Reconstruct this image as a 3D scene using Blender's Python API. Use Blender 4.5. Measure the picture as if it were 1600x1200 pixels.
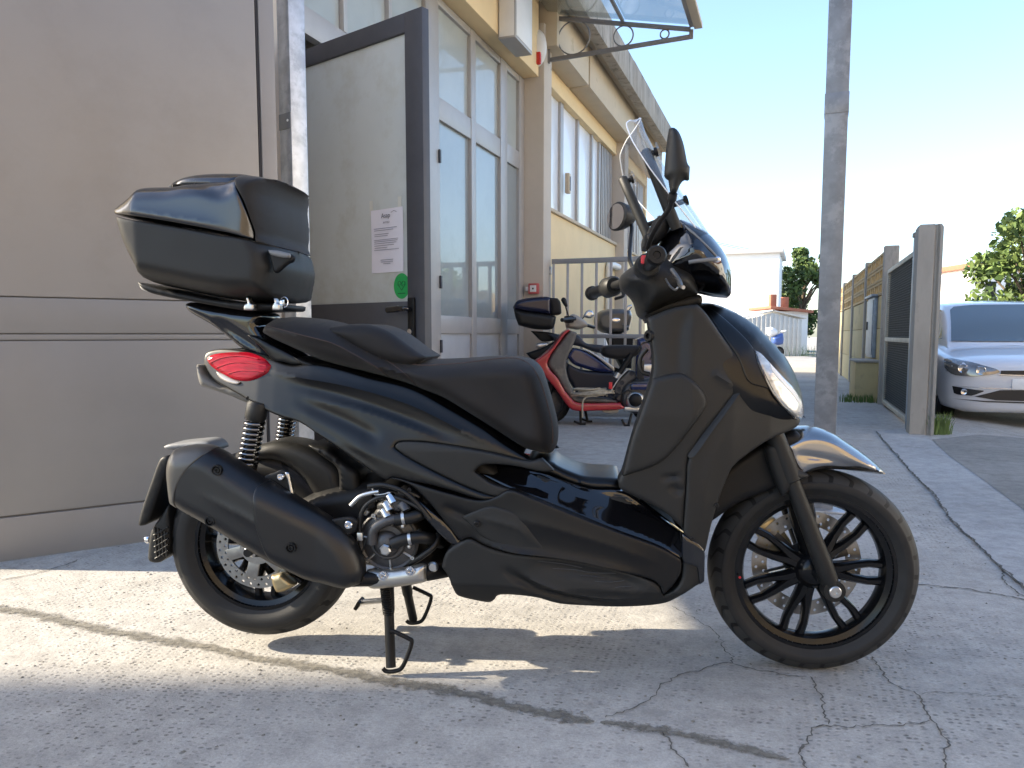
import bpy, bmesh, math, random
import numpy as np
from mathutils import Vector, Matrix, geometry
from mathutils.bvhtree import BVHTree
R = math.radians
for o in list(bpy.data.objects): bpy.data.objects.remove(o)
SC = bpy.context.scene
COL = SC.collection

# ------------------------------------------------------------------ camera
CAM_H, FPX, PITCH, PCX, PCY = 0.92, 1200.0, R(5.2), 800.0, 632.0
cam = bpy.data.cameras.new('camera'); camo = bpy.data.objects.new('camera', cam); COL.objects.link(camo)
cam.sensor_width = 36; cam.lens = 36 * FPX / 1600; cam.shift_y = (PCY - 600) / 1600
cam.clip_start = 0.05; cam.clip_end = 600
camo.location = (0, 0, CAM_H); camo.rotation_euler = (R(90) - PITCH, 0, 0)
SC.camera = camo
SC.render.resolution_x = 1024; SC.render.resolution_y = 768

# ------------------------------------------------------------------ sky, sun, exposure
SUN_EL, SUN_AZ = R(28), math.atan2(-1.0, 0.05)       # azimuth from +Y towards +X: the sun stands to the left
w = bpy.data.worlds.new('World'); SC.world = w; w.use_nodes = True
nt = w.node_tree; bg = nt.nodes['Background']
sky = nt.nodes.new('ShaderNodeTexSky'); sky.sky_type = 'NISHITA'; sky.sun_disc = False
sky.sun_elevation = SUN_EL; sky.sun_rotation = SUN_AZ
sky.air_density = 1.0; sky.dust_density = 1.3; sky.ozone_density = 2.2; sky.altitude = 20
nt.links.new(sky.outputs[0], bg.inputs[0]); bg.inputs[1].default_value = 0.128
sl = bpy.data.lights.new('sun', 'SUN'); sl.energy = 3.9; sl.angle = R(0.55); sl.color = (1.0, 0.87, 0.67)
so = bpy.data.objects.new('sun', sl); COL.objects.link(so)
SUN_DIR = Vector((math.sin(SUN_AZ) * math.cos(SUN_EL), math.cos(SUN_AZ) * math.cos(SUN_EL), math.sin(SUN_EL)))
so.rotation_euler = SUN_DIR.to_track_quat('Z', 'Y').to_euler(); so.location = SUN_DIR * 40
vs = SC.view_settings; vs.view_transform = 'Standard'; vs.look = 'None'; vs.gamma = 1; vs.exposure = 1.88
vs.use_curve_mapping = False

# ------------------------------------------------------------------ pixel helpers (photo pixels 1600x1200 -> directions)
def ray(px, py):
    x = (px - PCX) / FPX; v = (py - PCY) / FPX
    c, s = math.cos(PITCH), math.sin(PITCH)
    return Vector((x, c - v * s, -s - v * c))
CAMP = Vector((0, 0, CAM_H))
def on_ground(px, py, z=0.0):
    d = ray(px, py); return CAMP + d * ((z - CAM_H) / d.z)
def at_y(px, py, Y):
    d = ray(px, py); return CAMP + d * (Y / d.y)
def on_plane(px, py, p, n):
    d = ray(px, py); return CAMP + d * ((Vector(p) - CAMP).dot(n) / d.dot(n))

class Frame:
    """vertical side plane of a vehicle: x forward, s towards the camera, z up; local mesh y = -s"""
    def __init__(self, O, ang):
        self.O = Vector((O[0], O[1], 0)); self.ang = ang
        self.fw = Vector((math.cos(ang), math.sin(ang), 0)); self.lf = Vector((-math.sin(ang), math.cos(ang), 0))
    def bp(self, px, py, s=0.0):
        d = ray(px, py); t = ((self.O - CAMP).dot(self.lf) - s) / d.dot(self.lf)
        q = CAMP + d * t - self.O
        return (q.dot(self.fw), q.z)
    def p3(self, px, py, s=0.0):
        x, z = self.bp(px, py, s); return Vector((x, -s, z))

# ------------------------------------------------------------------ object helpers
def tag(o, label=None, cat=None, group=None, kind=None):
    if label: o['label'] = label
    if cat: o['category'] = cat
    if group: o['group'] = group
    if kind: o['kind'] = kind
    return o
def empty(name, loc=(0, 0, 0), rz=0.0):
    o = bpy.data.objects.new(name, None); COL.objects.link(o); o.location = loc; o.rotation_euler = (0, 0, rz)
    o.empty_display_size = 0.1; return o
def link_mesh(name, me, mat, parent=None, smooth=True, ang=40):
    o = bpy.data.objects.new(name, me); COL.objects.link(o)
    if mat is not None and len(me.materials) == 0: me.materials.append(mat)
    if parent is not None: o.parent = parent
    return o
def set_smooth(me, ang=40):
    for p in me.polygons: p.use_smooth = True
    if ang is not None and ang < 180:
        try: me.set_sharp_from_angle(angle=R(ang))
        except Exception: pass
def bm_obj(name, bm, mat, parent=None, smooth=40):
    bmesh.ops.recalc_face_normals(bm, faces=bm.faces)
    me = bpy.data.meshes.new(name); bm.to_mesh(me); bm.free()
    if smooth: set_smooth(me, smooth)
    return link_mesh(name, me, mat, parent)
def py_obj(name, v, f, mat, parent=None, smooth=40):
    me = bpy.data.meshes.new(name); me.from_pydata([tuple(q) for q in v], [], f); me.update()
    if smooth: set_smooth(me, smooth)
    return link_mesh(name, me, mat, parent)
def box_bm(bm, c, size, rot=None, bev=0.0):
    r = bmesh.ops.create_cube(bm, size=1.0)
    vs_ = r['verts']
    for v in vs_: v.co = Vector((v.co.x * size[0], v.co.y * size[1], v.co.z * size[2]))
    if bev > 0:
        es = list({e for v in vs_ for e in v.link_edges})
        rr = bmesh.ops.bevel(bm, geom=es, offset=min(bev, min(size) * .45), segments=2, profile=.6, affect='EDGES')
        vs_ = list({v for f in rr['faces'] for v in f.verts} | set(v for v in vs_ if v.is_valid))
    for v in vs_:
        if rot is not None: v.co = rot @ v.co
        v.co = v.co + Vector(c)
    return vs_
def box(name, c, size, mat, parent=None, rot=None, bev=0.004):
    bm = bmesh.new(); box_bm(bm, c, size, rot, bev); return bm_obj(name, bm, mat, parent)
def beam_rot(a, b):
    d = (Vector(b) - Vector(a)); return d.to_track_quat('X', 'Z').to_matrix()
def beam(name, a, b, wy, wz, mat, parent=None, bev=0.003):
    a = Vector(a); b = Vector(b); m = beam_rot(a, b)
    return box(name, (a + b) / 2, ((b - a).length, wy, wz), mat, parent, m, bev)
def tube_bm(bm, pts, rad, seg=12, cap=True):
    pts = [Vector(p) for p in pts]; n = len(pts)
    if not hasattr(rad, '__len__'): rad = [rad] * n
    rings = []; up = None
    for i, p in enumerate(pts):
        t = (pts[min(i + 1, n - 1)] - pts[max(i - 1, 0)]).normalized()
        if up is None:
            up = t.orthogonal().normalized()
        u = (up - t * up.dot(t)).normalized(); up = u; v = t.cross(u)
        rings.append([bm.verts.new(p + (u * math.cos(a) + v * math.sin(a)) * rad[i]) for a in [2 * math.pi * k / seg for k in range(seg)]])
    for i in range(n - 1):
        for k in range(seg):
            bm.faces.new((rings[i][k], rings[i][(k + 1) % seg], rings[i + 1][(k + 1) % seg], rings[i + 1][k]))
    if cap:
        bm.faces.new(rings[0][::-1]); bm.faces.new(rings[-1])
def spline(pts, n=8, closed=False):
    """Catmull-Rom through 3-D points"""
    P = [Vector(p) for p in pts]; out = []; m = len(P)
    for i in range(m if closed else m - 1):
        if closed: a, b, c, d = P[i - 1], P[i], P[(i + 1) % m], P[(i + 2) % m]
        else: a, b, c, d = P[max(i - 1, 0)], P[i], P[i + 1], P[min(i + 2, m - 1)]
        for k in range(n):
            t = k / n
            out.append(.5 * ((2 * b) + (c - a) * t + (2 * a - 5 * b + 4 * c - d) * t * t + (3 * b - a - 3 * c + d) * t ** 3))
    if not closed: out.append(P[-1])
    return out
def tube(name, pts, rad, mat, parent=None, seg=12, smooth=50):
    bm = bmesh.new(); tube_bm(bm, pts, rad, seg); return bm_obj(name, bm, mat, parent, smooth)
def lathe_bm(bm, prof, axis_o=(0, 0, 0), axis=(0, 1, 0), seg=48, closed=False):
    """prof: list of (radius, along-axis)"""
    ax = Vector(axis).normalized(); u = ax.orthogonal().normalized(); v = ax.cross(u); o = Vector(axis_o)
    rings = []
    for r, h in prof:
        if r < 1e-6: rings.append([bm.verts.new(o + ax * h)])
        else: rings.append([bm.verts.new(o + ax * h + (u * math.cos(2 * math.pi * k / seg) + v * math.sin(2 * math.pi * k / seg)) * r) for k in range(seg)])
    idx = list(range(len(rings))); pairs = list(zip(idx[:-1], idx[1:]))
    if closed: pairs.append((idx[-1], 0))
    for i, j in pairs:
        a, b = rings[i], rings[j]
        for k in range(seg):
            k2 = (k + 1) % seg
            if len(a) == 1 and len(b) == 1: continue
            if len(a) == 1: bm.faces.new((a[0], b[k2], b[k]))
            elif len(b) == 1: bm.faces.new((a[k], a[k2], b[0]))
            else: bm.faces.new((a[k], a[k2], b[k2], b[k]))
def lathe(name, prof, mat, parent=None, o=(0, 0, 0), axis=(0, 1, 0), seg=48, closed=False, smooth=40):
    bm = bmesh.new(); lathe_bm(bm, prof, o, axis, seg, closed); return bm_obj(name, bm, mat, parent, smooth)
def bolt(name, c, axis, r, mat, parent, h=0.006):
    return lathe(name, [(0, -h), (r, -h), (r, h * .6), (r * .8, h), (r * .45, h), (r * .42, h * .2), (0, h * .2)], mat, parent, c, axis, 14)
def prism_bm(bm, poly, a, b, fn):
    """poly (u,v) extruded from depth a to b; fn(u,v,d)->xyz"""
    A = [bm.verts.new(fn(u, v, a)) for u, v in poly]; B = [bm.verts.new(fn(u, v, b)) for u, v in poly]
    bm.faces.new(A); bm.faces.new(B[::-1])
    n = len(poly)
    for i in range(n): bm.faces.new((A[i], B[i], B[(i + 1) % n], A[(i + 1) % n]))

# ------------------------------------------------------------------ outline -> solid
def smooth_outline(P, corner=48, n=5):
    P = [np.array(p, float) for p in P]; m = len(P); sharp = []
    for i in range(m):
        a = P[i] - P[i - 1]; b = P[(i + 1) % m] - P[i]
        c = np.dot(a, b) / (np.linalg.norm(a) * np.linalg.norm(b) + 1e-12)
        sharp.append(math.degrees(math.acos(max(-1, min(1, c)))) > corner)
    out = []
    for i in range(m):
        p0, p1, p2, p3 = P[i - 1], P[i], P[(i + 1) % m], P[(i + 2) % m]
        if sharp[i]: p0 = p1 - (p2 - p1)
        if sharp[(i + 1) % m]: p3 = p2 + (p2 - p1)
        for k in range(n):
            t = k / n
            out.append(.5 * ((2 * p1) + (p2 - p0) * t + (2 * p0 - 5 * p1 + 4 * p2 - p3) * t * t + (3 * p1 - p0 - 3 * p2 + p3) * t ** 3))
    return np.array(out)
def resample(P, h):
    P = np.vstack([P, P[:1]]); seg = np.linalg.norm(np.diff(P, axis=0), axis=1); L = np.concatenate([[0], np.cumsum(seg)])
    n = max(8, int(L[-1] / h)); t = np.linspace(0, L[-1], n, endpoint=False)
    return np.stack([np.interp(t, L, P[:, 0]), np.interp(t, L, P[:, 1])], 1)
def seg_dist(Q, P, closed=True):
    """distance of points Q to polyline P"""
    A = P; B = np.roll(P, -1, axis=0)
    if not closed: A, B = P[:-1], P[1:]
    D = B - A; L2 = (D ** 2).sum(1) + 1e-15; best = np.full(len(Q), 1e9)
    for a, d, l in zip(A, D, L2):
        t = np.clip(((Q - a) @ d) / l, 0, 1); e = Q - a - t[:, None] * d
        best = np.minimum(best, (e ** 2).sum(1))
    return np.sqrt(best)
def inside(Q, P):
    x, y = Q[:, 0], Q[:, 1]; r = np.zeros(len(Q), bool); j = len(P) - 1
    for i in range(len(P)):
        c = ((P[i, 1] > y) != (P[j, 1] > y)) & (x < (P[j, 0] - P[i, 0]) * (y - P[i, 1]) / (P[j, 1] - P[i, 1] + 1e-15) + P[i, 0])
        r ^= c; j = i
    return r
def fill(B, h, Rr, extra=()):
    """triangulate the outline B with interior points; returns points, triangles, number of rim points"""
    nrm = np.roll(B, -1, axis=0) - np.roll(B, 1, axis=0); nrm = np.stack([-nrm[:, 1], nrm[:, 0]], 1); nrm /= np.linalg.norm(nrm, axis=1)[:, None] + 1e-12
    area = 0.5 * np.sum(B[:, 0] * np.roll(B[:, 1], -1) - np.roll(B[:, 0], -1) * B[:, 1])
    if area < 0: nrm = -nrm
    pts = [B]; keep = B
    for fr in ((.10, .38, 1.05) if Rr < .0125 else (.06, .25)):
        d = fr * Rr
        if d < .0004: continue
        C = B + nrm * d; ok = inside(C, B)
        dd = np.zeros(len(C)); dd[ok] = seg_dist(C[ok], B); ok &= dd > d * .9
        C = C[ok]
        if len(C): pts.append(C); keep = np.vstack([keep, C])
    for P in extra:
        L = np.concatenate([[0], np.cumsum(np.linalg.norm(np.diff(P, axis=0), axis=1))]); n_ = max(2, int(L[-1] / (h * .8))); t_ = np.linspace(0, L[-1], n_); Q = np.stack([np.interp(t_, L, P[:, 0]), np.interp(t_, L, P[:, 1])], 1); Q = Q[inside(Q, B)]
        if len(Q):
            d2 = np.full(len(Q), 1e9)
            for q in keep: d2 = np.minimum(d2, ((Q - q) ** 2).sum(1))
            Q = Q[d2 > (.35 * h) ** 2]
            if len(Q): pts.append(Q); keep = np.vstack([keep, Q])
    lo, hi = B.min(0), B.max(0); gx = np.arange(lo[0], hi[0] + h, h); gy = np.arange(lo[1], hi[1] + h, h * .866); G = []
    for k, y in enumerate(gy): G.append(np.stack([gx + (k % 2) * h * .5, np.full(len(gx), y)], 1))
    G = np.vstack(G); G = G[inside(G, B)]
    if len(G):
        d2 = np.full(len(G), 1e9)
        for q in keep: d2 = np.minimum(d2, ((G - q) ** 2).sum(1))
        G = G[d2 > (.55 * h) ** 2]; pts.append(G)
    allp = np.vstack(pts); nb = len(B)
    r = geometry.delaunay_2d_cdt([Vector(p) for p in allp], [], [list(range(nb))], 1, 1e-7)
    V = np.array([(v.x, v.y) for v in r[0]]); T = [tuple(f) for f in r[2]]
    orig = r[3]; rim = {}
    for i, o in enumerate(orig):
        for k in o:
            if k < nb: rim[k] = i
    order = [rim[k] for k in range(nb)]
    return V, T, order
def val(f, X, Z):
    return f(X, Z) if callable(f) else np.full(len(X), float(f))
class Crease:
    """ridge (amp>0) or flute (amp<0) along a photo-pixel line"""
    def __init__(self, fr, px, s, amp, wid, step=False):
        self.P = np.array([(p.x, p.y) for p in spline([Vector((*fr.bp(x, y, s), 0)) for x, y in px], 5)]); self.amp = amp; self.wid = wid
    def __call__(self, Q):
        P = self.P; n = len(P) - 1; best = np.full(len(Q), 1e9); par = np.zeros(len(Q))
        for i in range(n):
            a = P[i]; e = P[i + 1] - a; t = np.clip(((Q - a) @ e) / (e @ e + 1e-15), 0, 1); d = np.linalg.norm(Q - a - t[:, None] * e, axis=1)
            m = d < best; best[m] = d[m]; par[m] = (i + t[m]) / n
        f = np.clip(np.minimum(par, 1 - par) / .3, 0, 1); f = f * f * (3 - 2 * f)
        return self.amp * f * (np.exp(-best / self.wid) if self.amp > 0 else np.exp(-(best / self.wid) ** 2))
def trace(fr, px, ts, smooth=True, corner=48):
    """photo outline -> side plane; ts = lateral position (number or function of x,z)"""
    px = smooth_outline(px, corner) if smooth else np.array(px, float)
    out = []
    for x, y in px:
        s = ts if not callable(ts) else .15
        if callable(ts):
            for _ in range(4):
                q = fr.bp(x, y, s); s = float(ts(np.array([q[0]]), np.array([q[1]]))[0])
        out.append(fr.bp(x, y, s))
    return np.array(out)
def dedupe(P):
    out = [P[0]]
    for p in P[1:]:
        if np.linalg.norm(p - out[-1]) > 1e-5: out.append(p)
    return np.array(out)
def inflate(name, fr, px, mat, parent, W=.1, s0=0.0, ts=None, Rr=.04, h=.010, power=2.0, creases=(), smooth=True, corner=48, mirror=False, whole=None, seam=.004, sm=60):
    """closed rounded body: half thickness W about s0, edges rounded with radius Rr; whole = outline of the larger rounded body this piece is cut from"""
    slab = whole is None and not callable(W) and W > 2.5 * Rr      # wide piece with small edge radius: straight returned sides
    if ts is None: ts = (lambda X, Z: s0 + .55 * val(W, X, Z)) if callable(W) else s0 + (.9 if slab else .55) * W
    B = resample(dedupe(trace(fr, px, ts, smooth, corner)), h)
    V, T, order = fill(B, h, Rr if whole is None else .012, [c.P for c in creases if c.amp > 0])
    d = seg_dist(V, B); d[order] = 0
    if slab:
        q = np.clip(d / Rr, 0, 1); low = Rr * (1 - np.sqrt(1 - (1 - q) ** 2)); prof = np.ones(len(V))
    elif whole is None:
        t = np.clip(d / Rr, 0, 1); prof = (1 - (1 - t) ** power) ** (1 / power); low = 0
    else:
        Bw = resample(dedupe(trace(fr, whole, ts, smooth, corner)), h)
        dw = np.where(inside(V, Bw), seg_dist(V, Bw), 0)
        t = np.clip(dw / Rr, 0, 1); prof = (1 - (1 - t) ** power) ** (1 / power)
        q = np.clip(d / (seam * 1.6), 0, 1); low = seam * (1 - np.sqrt(1 - (1 - q) ** 2))
    Wv = val(W, V[:, 0], V[:, 1]); y = Wv * prof
    for c in creases: y = y + c(V) * prof
    y = np.maximum(y - low, 0.0006 if (whole is not None or slab) else 0)
    n = len(V); rimset = set(order); shared = whole is None and not slab; res = None
    for sd in ((1, -1) if mirror else (1,)):
        bm = bmesh.new()
        near = [bm.verts.new((V[i, 0], -(sd * s0 + y[i]), V[i, 1])) for i in range(n)]
        far = [near[i] if (shared and i in rimset) else bm.verts.new((V[i, 0], -(sd * s0 - y[i]), V[i, 1])) for i in range(n)]
        for a, b, c in T:
            for tri in ((near[a], near[b], near[c]), (far[a], far[c], far[b])):
                try: bm.faces.new(tri)
                except ValueError: pass
        if not shared:
            m = len(order)
            for k in range(m):
                a, b = order[k], order[(k + 1) % m]
                try: bm.faces.new((near[a], far[a], far[b], near[b]))
                except ValueError: pass
        o = bm_obj(name, bm, mat, parent, sm); res = res or o
    return res
def panel(name, fr, px, mat, parent, S, Rr=.012, edge=.006, thick=.02, h=.010, creases=(), mirror=True, smooth=True, corner=48, off=0.0, sm=50, power=2.0, far=False):
    """shell panel lying on the side surface s=S(x,z)+off with rounded rim and returned edges, mirrored to the far side"""
    f = lambda X, Z: val(S, X, Z) + off
    B = resample(dedupe(trace(fr, px, (lambda X, Z: -f(X, Z)) if far else f, smooth, corner)), h)
    V, T, order = fill(B, h, Rr, [c.P for c in creases if c.amp > 0])
    d = seg_dist(V, B); t = np.clip(d / Rr, 0, 1); t[order] = 0
    prof = (1 - (1 - t) ** power) ** (1 / power)
    y = f(V[:, 0], V[:, 1]) - edge * (1 - prof)
    for c in creases: y = y + c(V)
    res = None
    for sd in ((-1,) if far else (1, -1) if mirror else (1,)):
        bm = bmesh.new()
        vv = [bm.verts.new((V[i, 0], -sd * y[i], V[i, 1])) for i in range(len(V))]
        for a, b, c in T:
            try: bm.faces.new((vv[a], vv[b], vv[c]))
            except ValueError: pass
        m = len(order); ins = [bm.verts.new((V[i, 0], -sd * (y[i] - thick), V[i, 1])) for i in order]
        for k in range(m):
            try: bm.faces.new((vv[order[k]], ins[k], ins[(k + 1) % m], vv[order[(k + 1) % m]]))
            except ValueError: pass
        o = bm_obj(name, bm, mat, parent, sm); res = res or o
    return res

# ------------------------------------------------------------------ materials
MATS = {}
def nn(t, k, **kw):
    n = t.nodes.new(k)
    for a, b in kw.items(): setattr(n, a, b)
    return n
def mat(name, base, rough=.5, metal=0.0, spec=.5, coat=0.0, var=0.0, vscale=6.0, bump=0.0, bscale=200.0, rvar=0.0, dirt=None, sheen=0, detail=6, coat_rough=.05, stretch=None):
    m = bpy.data.materials.new(name); m.use_nodes = True; t = m.node_tree; b = t.nodes['Principled BSDF']
    b.inputs['Base Color'].default_value = (*base, 1); b.inputs['Roughness'].default_value = rough
    b.inputs['Metallic'].default_value = metal; b.inputs['Specular IOR Level'].default_value = spec
    b.inputs['Coat Weight'].default_value = coat; b.inputs['Coat Roughness'].default_value = coat_rough
    if sheen: b.inputs['Sheen Weight'].default_value = sheen
    tc = nn(t, 'ShaderNodeTexCoord'); src = tc.outputs['Object']
    if stretch:
        mp = nn(t, 'ShaderNodeMapping'); mp.inputs['Scale'].default_value = stretch; t.links.new(src, mp.inputs[0]); src = mp.outputs[0]
    col = None
    if var or rvar:
        n1 = nn(t, 'ShaderNodeTexNoise'); n1.inputs['Scale'].default_value = vscale; n1.inputs['Detail'].default_value = detail; n1.inputs['Roughness'].default_value = .6
        t.links.new(src, n1.inputs['Vector'])
        if var:
            mr = nn(t, 'ShaderNodeMapRange'); mr.inputs[1].default_value = .25; mr.inputs[2].default_value = .75
            mr.inputs[3].default_value = 1 - var; mr.inputs[4].default_value = 1 + var
            t.links.new(n1.outputs[0], mr.inputs[0])
            mx = nn(t, 'ShaderNodeVectorMath', operation='SCALE'); mx.inputs[0].default_value = base
            t.links.new(mr.outputs[0], mx.inputs['Scale']); col = mx.outputs[0]
        if rvar:
            mr2 = nn(t, 'ShaderNodeMapRange'); mr2.inputs[1].default_value = .3; mr2.inputs[2].default_value = .7
            mr2.inputs[3].default_value = max(0, rough - rvar); mr2.inputs[4].default_value = min(1, rough + rvar)
            t.links.new(n1.outputs[0], mr2.inputs[0]); t.links.new(mr2.outputs[0], b.inputs['Roughness'])
    if dirt:
        n2 = nn(t, 'ShaderNodeTexNoise'); n2.inputs['Scale'].default_value = dirt[1]; n2.inputs['Detail'].default_value = 8; n2.inputs['Roughness'].default_value = .7
        t.links.new(src, n2.inputs['Vector'])
        mr3 = nn(t, 'ShaderNodeMapRange'); mr3.inputs[1].default_value = dirt[2]; mr3.inputs[2].default_value = dirt[3]; mr3.clamp = True
        t.links.new(n2.outputs[0], mr3.inputs[0])
        mix = nn(t, 'ShaderNodeMix', data_type='RGBA'); t.links.new(mr3.outputs[0], mix.inputs[0])
        if col is not None: t.links.new(col, mix.inputs[6])
        else: mix.inputs[6].default_value = (*base, 1)
        mix.inputs[7].default_value = (*dirt[0], 1); col = mix.outputs[2]
    if col is not None: t.links.new(col, b.inputs['Base Color'])
    if bump:
        n3 = nn(t, 'ShaderNodeTexNoise'); n3.inputs['Scale'].default_value = bscale; n3.inputs['Detail'].default_value = 3
        t.links.new(src, n3.inputs['Vector'])
        bp = nn(t, 'ShaderNodeBump'); bp.inputs['Strength'].default_value = bump; bp.inputs['Distance'].default_value = .002
        t.links.new(n3.outputs[0], bp.inputs['Height']); t.links.new(bp.outputs[0], b.inputs['Normal'])
    MATS[name] = m; return m
def thin_glass(name, tint=(1, 1, 1), refl=.12, rough=.02, haze=0.0, hazecol=(.8, .82, .85), fres=1.1):
    """a single thin sheet: transparent, with a fresnel mirror and optionally some milkiness"""
    m = bpy.data.materials.new(name); m.use_nodes = True; t = m.node_tree
    out = t.nodes['Material Output']; t.nodes.remove(t.nodes['Principled BSDF'])
    tr = nn(t, 'ShaderNodeBsdfTransparent'); tr.inputs[0].default_value = (*tint, 1)
    gl = nn(t, 'ShaderNodeBsdfGlossy'); gl.inputs['Roughness'].default_value = rough
    fr = nn(t, 'ShaderNodeFresnel'); fr.inputs[0].default_value = 1.5
    ma = nn(t, 'ShaderNodeMath', operation='MULTIPLY_ADD'); ma.inputs[1].default_value = fres; ma.inputs[2].default_value = refl - .04
    ma.use_clamp = True
    t.links.new(fr.outputs[0], ma.inputs[0])
    mx = nn(t, 'ShaderNodeMixShader'); t.links.new(ma.outputs[0], mx.inputs[0])
    first = tr.outputs[0]
    if haze:
        df = nn(t, 'ShaderNodeBsdfDiffuse'); df.inputs[0].default_value = (*hazecol, 1)
        mh = nn(t, 'ShaderNodeMixShader'); mh.inputs[0].default_value = haze
        t.links.new(tr.outputs[0], mh.inputs[1]); t.links.new(df.outputs[0], mh.inputs[2]); first = mh.outputs[0]
    t.links.new(first, mx.inputs[1]); t.links.new(gl.outputs[0], mx.inputs[2]); t.links.new(mx.outputs[0], out.inputs[0])
    MATS[name] = m; return m
# ------------------------------------------------------------------ the materials
rimm = mat('black_wheel_paint', (.006, .006, .0065), .20, 0, .32, rvar=.03, vscale=8)
satin = mat('satin_black_paint', (.037, .0365, .036), .34, 1, .5, rvar=.03, vscale=9, bump=.015, bscale=900)
matte = mat('grained_black_plastic', (.0122, .0124, .0122), .50, 0, .34, rvar=.05, vscale=14, bump=.22, bscale=850, var=.12)
gloss = mat('gloss_black_paint', (.004, .004, .005), .05, 0, .5, coat=.6, rvar=.02, vscale=3)
seatm = mat('black_seat_cover', (.0115, .0105, .0108), .62, 0, .28, bump=.25, bscale=1100, var=.1, vscale=10, sheen=.08)
rubber = mat('tyre_rubber', (.010, .010, .010), .68, 0, .28, var=.25, vscale=25, bump=.1, bscale=300)
rubb2 = mat('hose_rubber', (.007, .007, .007), .42, 0, .45)
darkm = mat('dark_frame_metal', (.007, .007, .0075), .5, .2, .35, var=.2, vscale=30)
exhm = mat('heat_proof_black', (.006, .0062, .007), .38, 0, .55, bump=.10, bscale=800, rvar=.06, vscale=8)
exhcap = mat('exhaust_end_sunlit', (.10, .096, .088), .42, .5, .5, bump=.05, bscale=500)  # grey cap, base lightened to carry the sunlight on it
dchrome = mat('dark_chrome', (.20, .20, .205), .16, 1, var=.1, vscale=40)
chrome = mat('chrome', (.75, .75, .76), .12, 1, var=.08, vscale=40)
alu = mat('bare_aluminium', (.55, .55, .54), .34, 1, var=.15, vscale=30, bump=.05, bscale=300)
steel = mat('brake_disc_steel', (.36, .35, .33), .34, 1, var=.15, vscale=60)
gold = mat('bronze_caliper', (.40, .33, .20), .38, .9, var=.2, vscale=40)
dgrey = mat('dark_grey_cast', (.075, .075, .078), .45, .6, var=.25, vscale=35, bump=.1, bscale=250)
grey_pl = mat('grey_plastic', (.16, .165, .17), .45)
red_pl = mat('red_switch', (.55, .02, .03), .4)
whitepl = mat('white_plastic', (.75, .75, .74), .4, var=.04)
tail_red = mat('red_tail_lens', (.26, .003, .012), .08, 0, .22, bump=.6, bscale=45, stretch=(1, 1, 7), var=.55, vscale=9)
lensm = mat('clear_headlight_lens', (.52, .52, .50), .10, .35, .6, coat=1, var=.55, vscale=16, bump=.5, bscale=45, stretch=(1, 1, 3))
mirrorm = mat('mirror_glass', (.80, .82, .84), .02, 1)
stitch = mat('seat_stitching', (.055, .035, .03), .7)
wind = thin_glass('clear_windscreen', (.985, .99, .995), .07, .02, haze=.03, fres=.45)

def tread_mat(name, N, K, wid, wmin):
    m = mat(name, (.015, .015, .0152), .62, 0, .34, var=.25, vscale=25)
    t = m.node_tree; b = t.nodes['Principled BSDF']
    tc = nn(t, 'ShaderNodeTexCoord'); sx = nn(t, 'ShaderNodeSeparateXYZ'); t.links.new(tc.outputs['Object'], sx.inputs[0])
    def M(op, a, c=None, d=None):
        n = nn(t, 'ShaderNodeMath', operation=op)
        for i, q in enumerate((a, c, d)):
            if q is None: continue
            if isinstance(q, (int, float)): n.inputs[i].default_value = q
            else: t.links.new(q, n.inputs[i])
        return n.outputs[0]
    ang = M('ARCTAN2', sx.outputs[2], sx.outputs[0])
    ay = M('ABSOLUTE', sx.outputs[1])
    sgn = M('SIGN', sx.outputs[1])
    ph = M('ADD', M('MULTIPLY', ang, N / (2 * math.pi)), M('ADD', M('MULTIPLY', ay, K), M('MULTIPLY', sgn, .25)))
    wob = M('MULTIPLY', M('SINE', M('MULTIPLY', ay, 190)), .13)
    fr = M('ABSOLUTE', M('SUBTRACT', M('FRACT', M('ADD', ph, wob)), .5))
    groove = M('LESS_THAN', fr, wid)
    rr = M('SQRT', M('ADD', M('MULTIPLY', sx.outputs[0], sx.outputs[0]), M('MULTIPLY', sx.outputs[2], sx.outputs[2])))
    mask = M('MULTIPLY', M('GREATER_THAN', rr, wmin), M('GREATER_THAN', ay, .006))
    g = M('MULTIPLY', groove, mask)
    bp = nn(t, 'ShaderNodeBump'); bp.inputs['Strength'].default_value = 1; bp.inputs['Distance'].default_value = .006; bp.invert = True
    t.links.new(g, bp.inputs['Height']); t.links.new(bp.outputs[0], b.inputs['Normal'])
    mix = nn(t, 'ShaderNodeMix', data_type='RGBA'); t.links.new(g, mix.inputs[0])
    old = b.inputs['Base Color'].links[0].from_socket
    dust = nn(t, 'ShaderNodeMix', data_type='RGBA'); t.links.new(M('MULTIPLY', M('GREATER_THAN', rr, wmin), .8), dust.inputs[0]); t.links.new(old, dust.inputs[6]); dust.inputs[7].default_value = (.030, .0295, .029, 1)
    t.links.new(dust.outputs[2], mix.inputs[6]); mix.inputs[7].default_value = (.0022, .0022, .0022, 1); t.links.new(mix.outputs[2], b.inputs['Base Color'])
    return m
treadf = tread_mat('front_tyre_rubber', 30, 16, .11, .2515)
treadr = tread_mat('rear_tyre_rubber', 20, 18, .12, .2475)
# ================================================================== THE BLACK SCOOTER
PSI, LB, XF, YF, ZR, ZF = .095, 1.56, .825, 2.07, .312, .278
OB = (XF - LB * math.cos(PSI), YF + LB * math.sin(PSI))
F = Frame(OB, -PSI)
scoot = empty('scooter', (OB[0], OB[1], 0), -PSI)
tag(scoot, 'large satin black scooter with top box and tall clear windscreen on its centre stand', 'scooter')

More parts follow.
